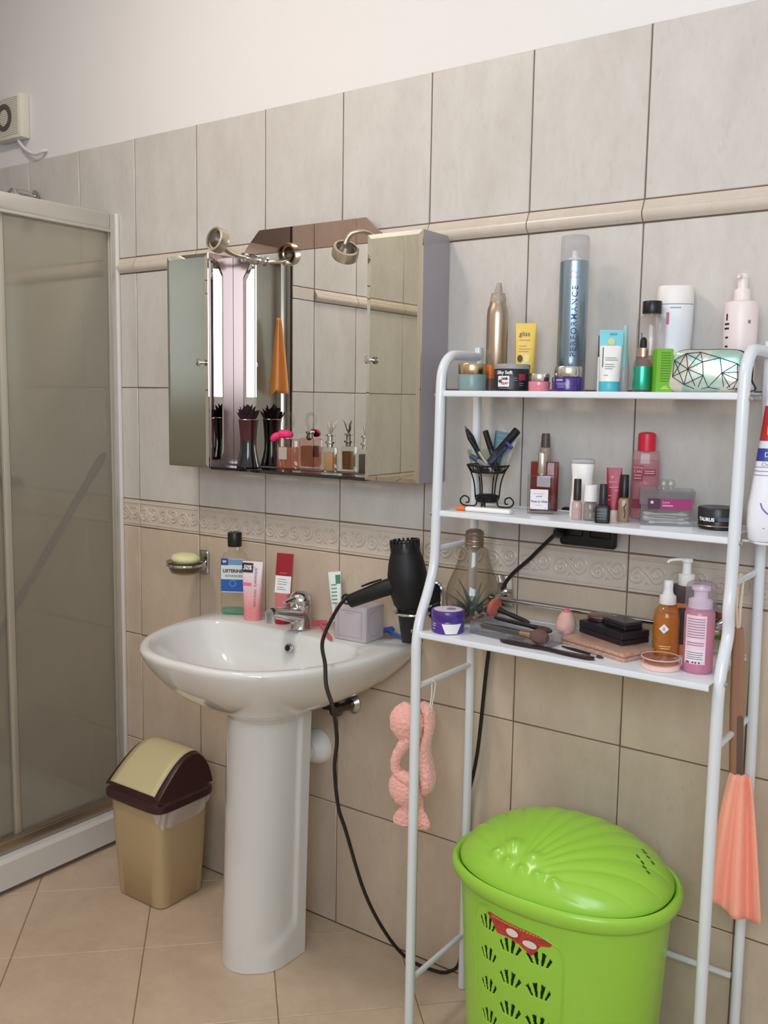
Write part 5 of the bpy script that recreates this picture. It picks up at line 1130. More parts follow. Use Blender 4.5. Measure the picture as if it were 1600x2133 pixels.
for k in range(15):
    a = k * 2.39996 + 0.4; el = math.radians(82 - 3.4 * k); L = rnd.uniform(0.058, 0.085) * (1 - 0.014 * k)
    px = [0.004 * math.cos(a), 0.004 * math.sin(a), 0.014]; rg = []
    for i in range(6):
        f = i / 5; e2 = el - 0.25 * f; d_ = L * f
        c0 = Vector((px[0] + d_ * math.cos(e2) * math.cos(a), px[1] + d_ * math.cos(e2) * math.sin(a), px[2] + d_ * math.sin(e2)))
        w_ = 0.0072 * (math.sin(PI * min(1, 0.25 + 0.75 * f)) ** 0.8) * (1 - f) ** 0.35 + 0.0003; th = 0.0018 * (1 - f) + 0.0003
        sd_ = Vector((-math.sin(a), math.cos(a), 0)); nn = Vector((-math.sin(e2) * math.cos(a), -math.sin(e2) * math.sin(a), math.cos(e2)))
        rg.append([tuple(c0 + sd_ * w_ + nn * th), tuple(c0 - nn * th), tuple(c0 - sd_ * w_ + nn * th), tuple(c0 + nn * th * 0.2)])
    MB().loft(rg).obj('leaf', LEAFS[k % 2], t, 60)
b = MB()
for k in range(9):
    a = 2.6 + 0.25 * k; r0 = 0.018 + 0.001 * k
    b.tube([(r0 * math.cos(a), r0 * math.sin(a), 0.016), ((r0 + 0.008) * math.cos(a + .1), (r0 + 0.008) * math.sin(a + .1), 0.026), ((r0 + 0.016) * math.cos(a + .1), (r0 + 0.016) * math.sin(a + .1), 0.036 + 0.003 * (k % 3))], [0.0016, 0.0013, 0.0003], 6)
o = b.obj('moss_sprigs', mat('dark_sprig', (52, 44, 40), 0.7), t); o['kind'] = 'stuff'
# acrylic brush tray
t = thing('brush_tray', 'long clear acrylic tray holding makeup brushes', 'tray', (1.849, -0.190, ZL), -8)
shell(-0.090, 0.090, -0.034, 0.034, 0.0, 0.026, 0.0025).obj('tray', ACR, t, 0)
MB().box(-0.0875, 0.0875, -0.001, 0.001, 0.0025, 0.022).obj('divider', ACR, t, 0)
def mk_brush(label, base, top, hm, ferr, hair, R, hair_r, pink=False):
    return stick('makeup_brush', label, 'brush', base, top, [('handle', hm, [(0, 0.002), (0.05, R * 0.8), (0.4, R), (0.62, R * 0.85)]), ('ferrule', ferr, [(0.62, R * 0.95), (0.78, R * 1.25)]), ('bristles', hair, [(0.775, R * 1.2), (0.86, hair_r), (0.95, hair_r * 0.95), (1.0, hair_r * 0.45)])], 18)
mk_brush('powder brush with rose gold ferrule lying in the acrylic tray', (1.777, -0.208, ZL + 0.020), (1.935, -0.228, ZL + 0.021), MATTE_BLACK, mat('rose_gold_ferrule', (218, 164, 134), 0.22, 1.0), mat('brush_brown', (104, 78, 72), 0.9), 0.0068, 0.0155)
mk_brush('slim dark brush lying along the back of the acrylic tray', (1.789, -0.171, ZL + 0.030), (1.925, -0.189, ZL + 0.026), MATTE_BLACK, MATTE_BLACK, mat('brush_dark', (72, 52, 50), 0.9), 0.0042, 0.0062)
mk_brush('grey handled brush lying at front of the acrylic tray', (1.772, -0.215, ZL + 0.012), (1.882, -0.215, ZL + 0.011), mat('grey_handle', (110, 106, 110), 0.4), STEEL, MATS['brush_brown'], 0.0045, 0.006)
mk_brush('blush brush with round coral head pointing up behind the tray', (1.848, -0.130, ZL + 0.020), (1.752, -0.122, ZL + 0.040), MATTE_BLACK, MATTE_BLACK, mat('coral_bristle', (178, 92, 82), 0.9), 0.0052, 0.0215)
# dark comb / file in front
t = thing('nail_file', 'long dark brown nail file lying at the front shelf edge', 'nail file', (1.938, -0.240, ZL), -4)
b = MB(); rg = []
for i in range(25):
    f = i / 24 * 2 - 1; x = 0.101 * f; hw = 0.0088 * (1 - 0.45 * math.exp(-(f / 0.35) ** 2)) * (1 - abs(f) ** 14 * 0.85); cz = 0.0035 + 0.0015 * math.exp(-(f / 0.3) ** 2)
    rg.append([(x, -hw, cz - 0.0025), (x, hw, cz - 0.0025), (x, hw * 0.95, cz + 0.002), (x, 0, cz + 0.0032), (x, -hw * 0.95, cz + 0.002)])
b.loft(rg); b.obj('file', mat('dark_maroon', (44, 24, 28), 0.3, coat=0.5), t, 50)
for dx in (-0.055, -0.032, -0.022, 0.048, 0.062): MB().lathe([(0.0022, 0.0068), (0.0012, 0.0074), (0, 0.0076)], 10, (dx, -0.001, 0)).obj('stud', SILVER, t)
# sponge
t = thing('makeup_sponge', 'egg shaped beige and pink makeup sponge behind the tray', 'sponge', (1.910, -0.090, ZL), 20)
m, nt, p = new_mat('sponge'); tc = nt.nodes.new('ShaderNodeTexCoord'); nz = nt.nodes.new('ShaderNodeTexNoise'); nz.inputs['Scale'].default_value = 60; rp_ = nt.nodes.new('ShaderNodeValToRGB')
rp_.color_ramp.elements[0].position = 0.35; rp_.color_ramp.elements[0].color = rgb(212, 184, 168); rp_.color_ramp.elements[1].position = 0.75; rp_.color_ramp.elements[1].color = rgb(220, 160, 152)
nt.links.new(tc.outputs['Object'], nz.inputs['Vector']); nt.links.new(nz.outputs['Fac'], rp_.inputs[0]); nt.links.new(rp_.outputs[0], p.inputs['Base Color']); p.inputs['Roughness'].default_value = 0.9
MB().lathe([(0.0, 0.0), (0.012, 0.001), (0.0195, 0.011), (0.0205, 0.020), (0.017, 0.034), (0.010, 0.046), (0.005, 0.050), (0, 0.0515)], 32).obj('sponge', m, t)
MB().lathe([(0.0105, 0.0455), (0.0055, 0.0505), (0, 0.052)], 24).obj('pink_tip', mat('sponge_pink', (232, 112, 122), 0.9), t)
# palettes and compacts
t = thing('makeup_palette', 'rose gold flat makeup palette under the black box', 'palette', (2.026, -0.160, ZL), -20)
RG = mat('rose_gold_card', (206, 164, 146), 0.35, 0.35, noise=(120, 0.18))
MB().box(-0.080, 0.080, -0.042, 0.042, 0.0, 0.008, 0.0025, 2).obj('base', RG, t)
MB().box(-0.080, 0.080, -0.042, 0.042, 0.0085, 0.0160, 0.0025, 2).obj('lid', RG, t)
ZP = ZL + 0.0163
t = thing('palette_box', 'large black palette box resting on the rose gold palette', 'palette', (2.022, -0.118, ZP), -27)
BXM = mat('box_black', (30, 27, 33), 0.4)
MB().box(-0.062, 0.062, -0.034, 0.034, 0.0, 0.010, 0.0012, 1).obj('base', BXM, t); MB().box(-0.0622, 0.0622, -0.0342, 0.0342, 0.0106, 0.0245, 0.0012, 1).obj('lid', BXM, t)
t = thing('compact', 'small square black compact on the right of the black palette box', 'compact', (2.043, -0.123, ZP + 0.0248), -27)
MB().box(-0.030, 0.030, -0.022, 0.022, 0.0, 0.007, 0.0015, 1).obj('base', BXM, t); MB().box(-0.030, 0.030, -0.022, 0.022, 0.0075, 0.0145, 0.0015, 1).obj('lid', mat('compact_top', (52, 46, 50), 0.25), t)
t = thing('compact', 'round brown compact on the left of the black palette box', 'compact', (1.985, -0.096, ZP + 0.0248), -20)
MB().lathe([(0.024, 0), (0.025, 0.001), (0.025, 0.006)], 36).obj('base', MATS['dark_maroon'], t); MB().lathe([(0.025, 0.0064), (0.0245, 0.0105), (0.021, 0.0115), (0, 0.0115)], 36).obj('lid', mat('bronze_lid', (126, 100, 92), 0.2, 0.6), t)
t = thing('eye_brush', 'thin dark eye brush lying in front of the rose gold palette', 'brush', (2.000, -0.213, ZL + 0.003), -17)
MB().tube([(-0.050, 0, 0), (-0.02, 0, 0), (0.022, 0, 0)], [0.0015, 0.003, 0.0026], 10).obj('handle', MATTE_BLACK, t)
MB().tube([(0.022, 0, 0), (0.036, 0, 0)], [0.0028, 0.0026], 10).obj('ferrule', SILVER, t); MB().tube([(0.036, 0, 0), (0.042, 0, 0), (0.050, 0, 0)], [0.0026, 0.0034, 0.0012], 10).obj('bristles', MATS['brush_dark'], t)
# amber pump bottle
t = thing('oil_bottle', 'amber oil bottle with white spray pump', 'bottle', (2.126, -0.120, ZL), 18)
MB().lathe([(0.0225, 0), (0.0245, 0.002), (0.0248, 0.070), (0.0225, 0.084), (0.0145, 0.0945), (0.0115, 0.097), (0.0115, 0.102)], 40).obj('bottle', clear('amber_bottle', (248, 222, 176), 1.45, 0.03, 0.15, (232, 182, 112)), t)
MB().lathe([(0.0222, 0.003), (0.0230, 0.005), (0.0230, 0.066), (0.0215, 0.078), (0, 0.0785)], 36).obj('oil', clear('amber_oil', (246, 198, 112), 1.1, 0.05, 0.4, (232, 172, 84)), t)
MB().lathe([(0.0152, 0.097), (0.0158, 0.098), (0.0152, 0.112), (0.0105, 0.116)], 28).obj('collar', WHITE_PL, t)
MB().lathe([(0.0105, 0.115), (0.0085, 0.125), (0.0088, 0.138), (0.0070, 0.142), (0, 0.1425)], 24).obj('sprayer', WHITE_PL, t)
MB().box(-0.0065, 0.0065, -0.0001, 0.0001, -0.0065, 0.0065).xf(Matrix.Translation((-0.004, -0.0253, 0.054)) @ Matrix.Rotation(PI / 4, 4, 'Y')).obj('diamond_label', PRINT_W, t, 0)
MB().tube([(-0.0055, -0.0256, 0.0515), (-0.004, -0.0257, 0.057), (-0.0025, -0.0256, 0.0515)], 0.0005, 5).obj('label_mark', PRINT_K, t)
lines('fine_print', mat('amber_pale', (244, 206, 150), 0.5), t, [(-0.012, 0.010, 0.020), (-0.010, 0.008, 0.016)], 0, 0.0014, 0.0251)
# brown bottle with white pump
t = thing('body_wash_bottle', 'dark brown and orange bottle with white pump behind pink bottle', 'bottle', (2.148, -0.087, ZL), 14)
MB().loft([squircle(0.030 * s, 0.0185 * s, z, 36, 3) for s, z in ((0.95, 0), (1, 0.003), (1, 0.098))]).obj('bottle', mat('orange_brown', (196, 120, 66), 0.3, coat=0.4), t)
MB().loft([squircle(0.030 * s, 0.0185 * s, z, 36, 3) for s, z in ((1.0, 0.098), (1, 0.122), (0.96, 0.129), (0.5, 0.131))]).obj('shoulder', mat('dark_umber', (72, 54, 54), 0.35), t)
MB().box(-0.010, 0.012, -0.0196, -0.0188, 0.02, 0.09).obj('label', mat('umber_label', (60, 44, 48), 0.4), t, 0)
MB().loft([[(0.001 + 0.010 * math.cos(a), -0.0199, 0.074 + 0.007 * math.sin(a)) for a in [2 * PI * j / 20 for j in range(20)]]], False, True).obj('emblem', mat('navy_oval', (40, 44, 86), 0.4), t, 0)
MB().lathe([(0.0150, 0.130), (0.0155, 0.131), (0.0155, 0.150), (0.014, 0.152)], 28).obj('collar', WHITE_PL, t)
MB().lathe([(0.0085, 0.151), (0.0078, 0.172), (0.0105, 0.175), (0.0105, 0.180), (0.008, 0.182), (0, 0.182)], 24).obj('pump', WHITE_PL, t)
MB().tube(crom([(0.0, 0, 0.1785), (-0.016, -0.006, 0.1785), (-0.030, -0.010, 0.1765), (-0.034, -0.011, 0.172)], 4), 0.0038, 10, flat=0.8).obj('spout', WHITE_PL, t)
# pink foam bottle
t = thing('foam_bottle', 'pink cleansing foam bottle with clear dome cap', 'bottle', (2.209, -0.194, ZL), 12)
RF = 0.0258
MB().lathe([(RF - 0.001, 0), (RF, 0.002), (RF, 0.104), (RF - 0.003, 0.112), (0.019, 0.116)], 44).obj('bottle', clear('foam_pink', (248, 206, 222), 1.4, 0.05, 0.45, (240, 172, 200)), t)
MB().lathe([(RF - 0.002, 0.003), (RF - 0.0015, 0.005), (RF - 0.0015, 0.082), (0, 0.0825)], 40).obj('foam', clear('foam_liquid', (244, 170, 200), 1.1, 0.05, 0.5, (236, 144, 180)), t)
MB().lathe([(0.0205, 0.114), (0.0205, 0.128), (0.012, 0.132), (0.012, 0.144), (0.016, 0.146), (0.016, 0.152), (0, 0.154)], 32).obj('pump', mat('pump_lilac', (242, 228, 238), 0.4), t)
MB().lathe([(RF, 0.112), (RF, 0.150), (RF - 0.002, 0.157), (RF - 0.007, 0.160), (0, 0.161)], 40, cap=False).obj('dome_cap', clear('dome_clear', (236, 230, 238), 1.4, 0.03, 0.12, (230, 222, 232)), t)
arc_label('label', mat('foam_label', (240, 208, 220), 0.45), t, RF + 0.0003, -52, 32, 0.018, 0.104)
arc_label('label_box', PRINT_W, t, RF + 0.0005, -46, 28, 0.024, 0.042)
lines('fine_print', mat('foam_print', (150, 126, 150), 0.5), t, [(-0.020, 0.012, 0.097 - 0.0046 * k) for k in range(8)] + [(-0.019, 0.011, 0.055), (-0.019, 0.011, 0.051)] + [(-0.019, 0.011, 0.038), (-0.019, 0.011, 0.034), (-0.019, 0.009, 0.030), (-0.019, 0.011, 0.0265)], 0, 0.0016, RF + 0.0008)
lines('fine_print', mat('foam_dark', (92, 58, 92), 0.5), t, [(-0.020, -0.013, 0.019), (-0.008, -0.005, 0.0195), (-0.003, 0.0, 0.0195), (0.003, 0.006, 0.0195)], 0, 0.003, RF + 0.0008)
# round compact
t = thing('powder_compact', 'round pale pink powder compact with clear lid at front', 'compact', (2.150, -0.214, ZL), 10)
MB().lathe([(0.0325, 0), (0.0345, 0.0015), (0.0345, 0.009), (0.032, 0.010)], 44).obj('base', mat('compact_pink', (236, 200, 196), 0.35), t)
MB().lathe([(0.0, 0.0102), (0.029, 0.0103), (0.029, 0.0135), (0, 0.0136)], 40).obj('powder', mat('bronzer', (172, 122, 104), 0.8), t)
MB().lathe([(0.0345, 0.0098), (0.0345, 0.0185), (0.0325, 0.0205), (0, 0.0207)], 44, cap=False).obj('clear_lid', clear('compact_lid', (250, 240, 236), 1.5, 0.03), t)
MB().tube([(0.0335 * math.cos(a), 0.0335 * math.sin(a), 0.0198) for a in [2 * PI * j / 44 for j in range(44)]], 0.0010, 6, closed=True).obj('lid_rim', MATS['compact_pink'], t)

# ---------------------------------------------------------------- things hanging from the rack
t = thing('headband', 'fluffy pink knitted headband hanging on the rack by a white loop', 'headband', (1.622, -0.205, 0.60), 12)
m, nt, p = new_mat('pink_fleece'); tc = nt.nodes.new('ShaderNodeTexCoord'); nz = nt.nodes.new('ShaderNodeTexVoronoi'); nz.inputs['Scale'].default_value = 150; bn = nt.nodes.new('ShaderNodeBump'); bn.inputs['Strength'].default_value = 0.8; bn.inputs['Distance'].default_value = 0.003
nt.links.new(tc.outputs['Object'], nz.inputs['Vector']); nt.links.new(nz.outputs['Distance'], bn.inputs['Height']); nt.links.new(bn.outputs[0], p.inputs['Normal'])
p.inputs['Base Color'].default_value = rgb(248, 184, 172); p.inputs['Roughness'].default_value = 0.95; p.inputs['Sheen Weight'].default_value = 0.5
FLE = m
rnd = random.Random(9)
def fluffy(b, amp):
    b.v = [(x + rnd.uniform(-amp, amp), y + rnd.uniform(-amp, amp), z + rnd.uniform(-amp, amp)) for x, y, z in b.v]; return b
def band(pts, rad, flat, seg=18): return fluffy(MB().tube(crom(pts, 6), rad, seg, flat=flat), 0.0010)
def blend(rs, n):  # radii resampled to n
    out = []
    for i in range(n):
        f = i / (n - 1) * (len(rs) - 1); k = min(int(f), len(rs) - 2); out.append(rs[k] + (rs[k + 1] - rs[k]) * (f - k))
    return out
# left gathered bunch, right strand, lower fold and two tails
def fb(name, pts, rs, flat): n = (len(pts) - 1) * 6 + 1; band(pts, blend(rs, n), flat).obj(name, FLE, t, 180)
fb('top_bunch', [(-0.004, -0.004, 0.118), (-0.010, -0.008, 0.098), (-0.014, -0.009, 0.076), (-0.010, -0.006, 0.050), (-0.008, -0.004, 0.030)], [0.018, 0.034, 0.041, 0.037, 0.028, 0.018], 0.6)
fb('band_left', [(-0.008, -0.004, 0.046), (-0.024, -0.006, 0.024), (-0.036, -0.008, 0.002), (-0.040, -0.008, -0.018), (-0.034, -0.006, -0.036), (-0.016, -0.006, -0.044), (0.006, -0.006, -0.050)], [0.022, 0.018, 0.014, 0.013, 0.014, 0.018, 0.018], 0.8)
fb('band_right', [(0.012, 0.004, 0.122), (0.030, 0.004, 0.104), (0.032, 0.003, 0.070), (0.026, 0.002, 0.034), (0.026, 0.002, 0.0), (0.032, 0.002, -0.030), (0.034, 0.0, -0.056), (0.026, -0.002, -0.076)], [0.012, 0.021, 0.020, 0.019, 0.021, 0.026, 0.028, 0.024, 0.010], 0.55)
fb('lower_fold', [(-0.030, 0.0, -0.038), (-0.026, -0.002, -0.056), (-0.016, -0.003, -0.076), (-0.004, -0.003, -0.094), (0.002, 0, -0.112)], [0.016, 0.030, 0.037, 0.036, 0.028, 0.020], 0.55)
fb('tail', [(-0.004, -0.004, -0.098), (-0.010, -0.006, -0.116), (-0.020, -0.006, -0.136), (-0.022, -0.006, -0.151)], [0.014, 0.013, 0.018, 0.023, 0.021], 0.45)
fb('tail', [(0.010, -0.002, -0.096), (0.014, -0.004, -0.116), (0.021, -0.004, -0.138), (0.022, -0.004, -0.152)], [0.014, 0.013, 0.017, 0.021, 0.018], 0.45)
MB().tube(crom([(0.030, 0.002, 0.105), (0.036, 0.002, 0.140), (0.038, -0.003, 0.172), (0.042, -0.012, 0.181), (0.046, -0.003, 0.172), (0.040, 0.004, 0.140), (0.034, 0.004, 0.105)], 6), 0.0016, 8).obj('hanging_loop', mat('loop_white', (232, 222, 218), 0.8), t)
CORAL = mat('coral_cloth', (255, 176, 152), 0.95, bump=(420, 0.5), sheen=0.2)
o = drape('cleaning_cloth', CORAL, (2.286, -0.168, 0.716), 0.016, 0.047, 0.268, 0.015, 2.2, 12, 20, hem=0.014)
tag(o, 'bright orange cloth hanging beside the right rack post', 'cloth')
t = thing('bath_brush', 'long wooden brush handle with a slot hanging at the right post', 'brush', (2.271, -0.130, 0.668), rot=(math.radians(1), math.radians(-3), math.radians(35)))
WOOD = mat('brown_wood', (158, 116, 92), 0.5, noise=(30, 0.2, 0.1))
def slot_ring(y, ins=0.0):
    return [(x, y, z) for x, z in ((-0.0115 + ins, 0), (0.0115 - ins, 0), (0.0115 - ins, 0.16), (0.0105 - ins, 0.27), (0.0085 - ins, 0.305), (-0.006 + ins, 0.305), (-0.009 + ins, 0.27), (-0.0115 + ins, 0.16))]
MB().loft([slot_ring(-0.006, 0.002), slot_ring(-0.004), slot_ring(0.004), slot_ring(0.006, 0.002)]).obj('handle', WOOD, t, 30)
MB().loft([[(0.004 + 0.0055 * math.cos(a), y, 0.075 + (0.065 * (1 if math.sin(a) > 0 else -1)) + 0.0055 * math.sin(a)) for a in [2 * PI * (j + .5) / 24 for j in range(24)]] for y in (-0.0066, -0.0058)]).obj('slot', mat('slot_dark', (104, 82, 76), 0.6), t, 0)
MB().tube(crom([(-0.001, -0.002, 0.300), (-0.004, -0.004, 0.345), (0.0, -0.002, 0.392), (0.006, 0.004, 0.400), (0.010, 0.006, 0.385), (0.006, 0.004, 0.345), (0.003, 0.002, 0.300)], 6), 0.0026, 8).obj('hanging_loop', mat('cream_cord', (226, 204, 178), 0.9), t)
# white spray bottle beside the rack, on a side hook
t = thing('cleaner_bottle', 'white cleaner bottle with red and blue labels at the right edge', 'bottle', (2.290, -0.118, 1.128), 20)
MB().loft([squircle(0.0285 * s, 0.020 * s, z, 36, 2.6, cx) for s, z, cx in ((0.86, 0, 0), (0.97, 0.004, 0), (1.08, 0.03, 0), (1.08, 0.06, 0), (1.0, 0.09, 0.002), (0.88, 0.14, 0.004), (0.72, 0.20, 0.006), (0.60, 0.245, 0.007), (0.5, 0.262, 0.007))]).obj('bottle', mat('cleaner_white', (238, 236, 242), 0.35), t)
MB().lathe([(0.0125, 0.258), (0.0135, 0.26), (0.0135, 0.275), (0.010, 0.277), (0.010, 0.300), (0, 0.302)], 24, (0.007, 0, 0)).obj('cap', WHITE_PL, t)
def wrap(name, m_, z0, z1, grow=0.0005):
    def S(z):
        tab = ((0.06, 1.08, 0), (0.09, 1.0, 0.002), (0.14, 0.88, 0.004), (0.20, 0.72, 0.006), (0.245, 0.60, 0.007), (0.262, 0.5, 0.007))
        for a_, b__ in zip(tab, tab[1:]):
            if a_[0] <= z <= b__[0]:
                f = (z - a_[0]) / (b__[0] - a_[0]); return a_[1] + (b__[1] - a_[1]) * f, a_[2] + (b__[2] - a_[2]) * f
        return tab[0][1], 0
    rg = []
    for z in (z0, (z0 + z1) / 2, z1):
        s_, cx = S(z); rg.append(squircle(0.0285 * s_ + grow, 0.020 * s_ + grow, z, 36, 2.6, cx))
    MB().loft(rg, False, False).obj(name, m_, t)
wrap('red_label', mat('label_red', (190, 50, 46), 0.4), 0.175, 0.235); wrap('blue_label', mat('label_navy', (52, 66, 150), 0.4), 0.140, 0.162)
wrap('grey_line', mat('line_lilac', (150, 142, 172), 0.4), 0.122, 0.1235); wrap('grey_line', MATS['line_lilac'], 0.115, 0.1165); wrap('grey_line', MATS['line_lilac'], 0.129, 0.1302)
OR_P = mat('orange_print', (244, 170, 70), 0.5)
text('S', 0.020, OR_P, t, (-0.002, -0.0172, 0.217), bold=0.0006); text('L', 0.020, OR_P, t, (-0.004, -0.0180, 0.192), bold=0.0006); text('DA', 0.012, PRINT_W, t, (-0.002, -0.0192, 0.151)); text('Clean', 0.009, MATS['line_lilac'], t, (-0.004, -0.0196, 0.1345))
MB().lathe([(0.0035, 0), (0.002, 0.0003)], 16, cap=False).xf(Matrix.Translation((-0.004, -0.0208, 0.026)) @ Matrix.Rotation(PI / 2, 4, 'X')).obj('ring_mark', mat('violet_print', (124, 104, 176), 0.5), t)
MB().tube(crom([(-0.012, -0.0205, 0.068), (-0.008, -0.0218, 0.058), (0.002, -0.0222, 0.049), (0.018, -0.021, 0.044)], 4), 0.0013, 6).obj('violet_curve', MATS['violet_print'], t)
MB().tube(crom([(-0.020, -0.004, -0.002), (-0.010, -0.020, -0.003), (0.010, -0.022, -0.003), (0.024, -0.006, -0.003), (0.020, 0.016, -0.003), (-0.006, 0.021, -0.003), (-0.020, 0.010, -0.003), (-0.036, 0.006, -0.002)], 5), 0.0024, 8).obj('wire_hook', WHITE, t)

# ---------------------------------------------------------------- green laundry hamper
HX, HY, HA, HB, HZ = 1.989, -0.232, 0.222, 0.168, 0.478
hp = thing('laundry_hamper', 'lime green oval plastic laundry hamper with shell lid', 'hamper', (HX, HY, 0), 0)
GRN = mat('lime_plastic', (154, 206, 70), 0.25, spec=0.5, sss=0.05)
ee = 2.25; NA = 168
def scl(z): return 0.80 + 0.12 * (z / HZ)
def body_pt(a, z, off=0.0):
    s = scl(z); c, sn = math.cos(a), math.sin(a)
    A, B_ = HA * s + off, HB * s + off
    return (A * math.copysign(abs(c) ** (2 / ee), c), B_ * math.copysign(abs(sn) ** (2 / ee), sn), z)
# shell-shaped vents: cut out of the front as real holes
vent_rows = [0.395 - 0.063 * k for k in range(6)]
vents = []
for ci, (ac, dz) in enumerate(((-112.5, 0.004), (-98, -0.022), (-84, -0.024))):
    for z in vent_rows: vents.append((math.radians(ac), z + dz * 1.0 - 0.0))
def in_vent(x, z, w_=0.0215, h_=0.0175):
    """x, z in metres from the vent centre: four slots fanning from the bottom point"""
    if z < -h_ or z > h_: return False
    top = h_ * math.sqrt(max(0, 1 - (x / w_) ** 2))
    if z > top: return False
    ang = math.degrees(math.atan2(x, z + 0.036))
    if z + 0.036 < 0.026: return False
    for c0, hw in ((-24, 3.6), (-8.2, 4.2), (8.2, 4.2), (24, 3.6)):
        if abs(ang - c0) < hw: return True
    return False
zs = [0.004 + (HZ - 0.012) * i / 210 for i in range(211)]
aa = []
a = -PI / 2 - 0.9
fine = [math.radians(-130 + 62 * i / 190) for i in range(191)]
coarse = [math.radians(-68 + (230 - 68 + 68) * 0 + 298 * i / 80) for i in range(1, 80)]
angs = fine + coarse
vs, fs = [], []
na = len(angs)
for z in zs:
    for a in angs: vs.append(body_pt(a, z))
arc_m = HA * 0.88
def hole(ai, zi):
    a = (angs[ai] + angs[(ai + 1) % na]) / 2 if ai < na - 1 else 9
    if a > math.radians(-66): return False
    z = (zs[zi] + zs[zi + 1]) / 2
    for va, vz in vents:
        if abs(z - vz) < 0.02:
            x = (a - va) * arc_m
            if abs(x) < 0.024 and in_vent(x, z - vz): return True
    return False
for zi in range(len(zs) - 1):
    for ai in range(na):
        if zi and hole(ai, zi): continue
        k = (ai + 1) % na
        fs.append((zi * na + ai, zi * na + k, (zi + 1) * na + k, (zi + 1) * na + ai))
fs.append(tuple(range(na - 1, -1, -1)))
me = D.meshes.new('body'); me.from_pydata(vs, [], fs); me.validate(); me.shade_smooth(); me.materials.append(GRN)
bm = bmesh.new(); bm.from_mesh(me); bmesh.ops.delete(bm, geom=[v for v in bm.verts if not v.link_faces], context='VERTS'); bm.to_mesh(me); bm.free()
o = D.objects.new('body', me); C.objects.link(o); o.parent = hp
sl = o.modifiers.new('wall', 'SOLIDIFY'); sl.thickness = 0.0022; sl.offset = -1
# raised panel edge around the vented front
P = []
for a_, z in ((-124, 0.02), (-124, 0.40), (-121, 0.425), (-112, 0.436), (-84, 0.420), (-74.5, 0.407), (-72, 0.385), (-72, 0.02)): P.append(body_pt(math.radians(a_), z, 0.0003))
Q = []
for i in range(len(P) - 1):
    a0, z0 = [(-124, 0.02), (-124, 0.40), (-121, 0.425), (-112, 0.436), (-84, 0.420), (-74.5, 0.407), (-72, 0.385), (-72, 0.02)][i]; a1, z1 = [(-124, 0.02), (-124, 0.40), (-121, 0.425), (-112, 0.436), (-84, 0.420), (-74.5, 0.407), (-72, 0.385), (-72, 0.02)][i + 1]
    for k in range(8): Q.append(body_pt(math.radians(a0 + (a1 - a0) * k / 8), z0 + (z1 - z0) * k / 8, 0.0003))
MB().tube(Q, 0.0016, 6).obj('panel_rib', GRN, hp)
# rim
def oval(s, z, off=0.0, n=96):
    r = []
    for j in range(n):
        t_ = 2 * PI * j / n; c, sn = math.cos(t_), math.sin(t_)
        r.append(((HA * s + off) * math.copysign(abs(c) ** (2 / ee), c), (HB * s + off) * math.copysign(abs(sn) ** (2 / ee), sn), z))
    return r
MB().loft([oval(0.92, HZ - 0.030, 0.001), oval(0.955, HZ - 0.028), oval(0.99, HZ - 0.020), oval(1.0, HZ - 0.008), oval(0.992, HZ + 0.001), oval(0.965, HZ + 0.005), oval(0.94, HZ + 0.002), oval(0.925, HZ - 0.006), oval(0.90, HZ - 0.010)], False, False).obj('rim', GRN, hp, 60)
# shell lid: ribs fan out from the hinge knob near the front
FX, FY = -0.035, -0.150
def lid_h(u, v):
    """height over the lid plane at normalised oval coordinates"""
    r2_ = min(1.0, u * u + v * v)
    h = 0.092 * (1 - r2_) ** 0.42
    if r2_ > 0.90: h = h
    return h
rings = []; NR = 64; NL = 440; DTH = math.radians(10.5)
vs, fs = [], []
for i in range(NR + 1):
    r = math.sin(PI / 2 * (i / NR)) * 0.925
    for j in range(NL):
        t_ = 2 * PI * j / NL; c, sn = math.cos(t_), math.sin(t_)
        x = r * HA * math.copysign(abs(c) ** (2 / ee), c); y = r * HB * math.copysign(abs(sn) ** (2 / ee), sn)
        rn = r / 0.925
        h = 0.086 * max(0, 1 - rn ** 2.3) ** 0.62
        # crest is further back: shear the dome backwards
        h *= 1.0 + 0.22 * (y / HB) * (1 - rn ** 2)
        dx, dy = x - FX, y - FY; dist = math.hypot(dx, dy); th = math.atan2(dx, dy)
        fade = max(0, min(1, (dist - 0.03) / 0.05)) * max(0, min(1, (1 - rn) / 0.06))
        dg = ((th / DTH + 0.5) % 1 - 0.5) * DTH
        h += fade * (0.0009 * -math.cos(2 * PI * th / DTH) * min(1, dist / 0.15) - 0.0013 * math.exp(-(dg * dist / 0.0022) ** 2))
        # knob cluster: raised shell hinge with beads toward the front
        for kx, ky, kr, kh in ((-0.062, -0.092, 0.026, 0.009), (-0.012, -0.106, 0.022, 0.007), (-0.088, -0.110, 0.014, 0.007), (-0.058, -0.124, 0.013, 0.007), (-0.026, -0.132, 0.013, 0.007), (0.008, -0.134, 0.013, 0.007), (0.040, -0.132, 0.014, 0.007)):
            d2 = ((x - kx) ** 2 + ((y - ky) * 1.2) ** 2) / kr ** 2
            h += kh * math.exp(-2.2 * d2)
        vs.append((x, y, HZ + 0.001 + h))
for i in range(NR):
    for j in range(NL):
        k = (j + 1) % NL
        fs.append((i * NL + j, i * NL + k, (i + 1) * NL + k, (i + 1) * NL + j))
bb = MB(); bb.v = vs; bb.f = fs
lid = bb.obj('lid', GRN, hp, 80)
VD = mat('vent_dark', (46, 92, 20), 0.6)
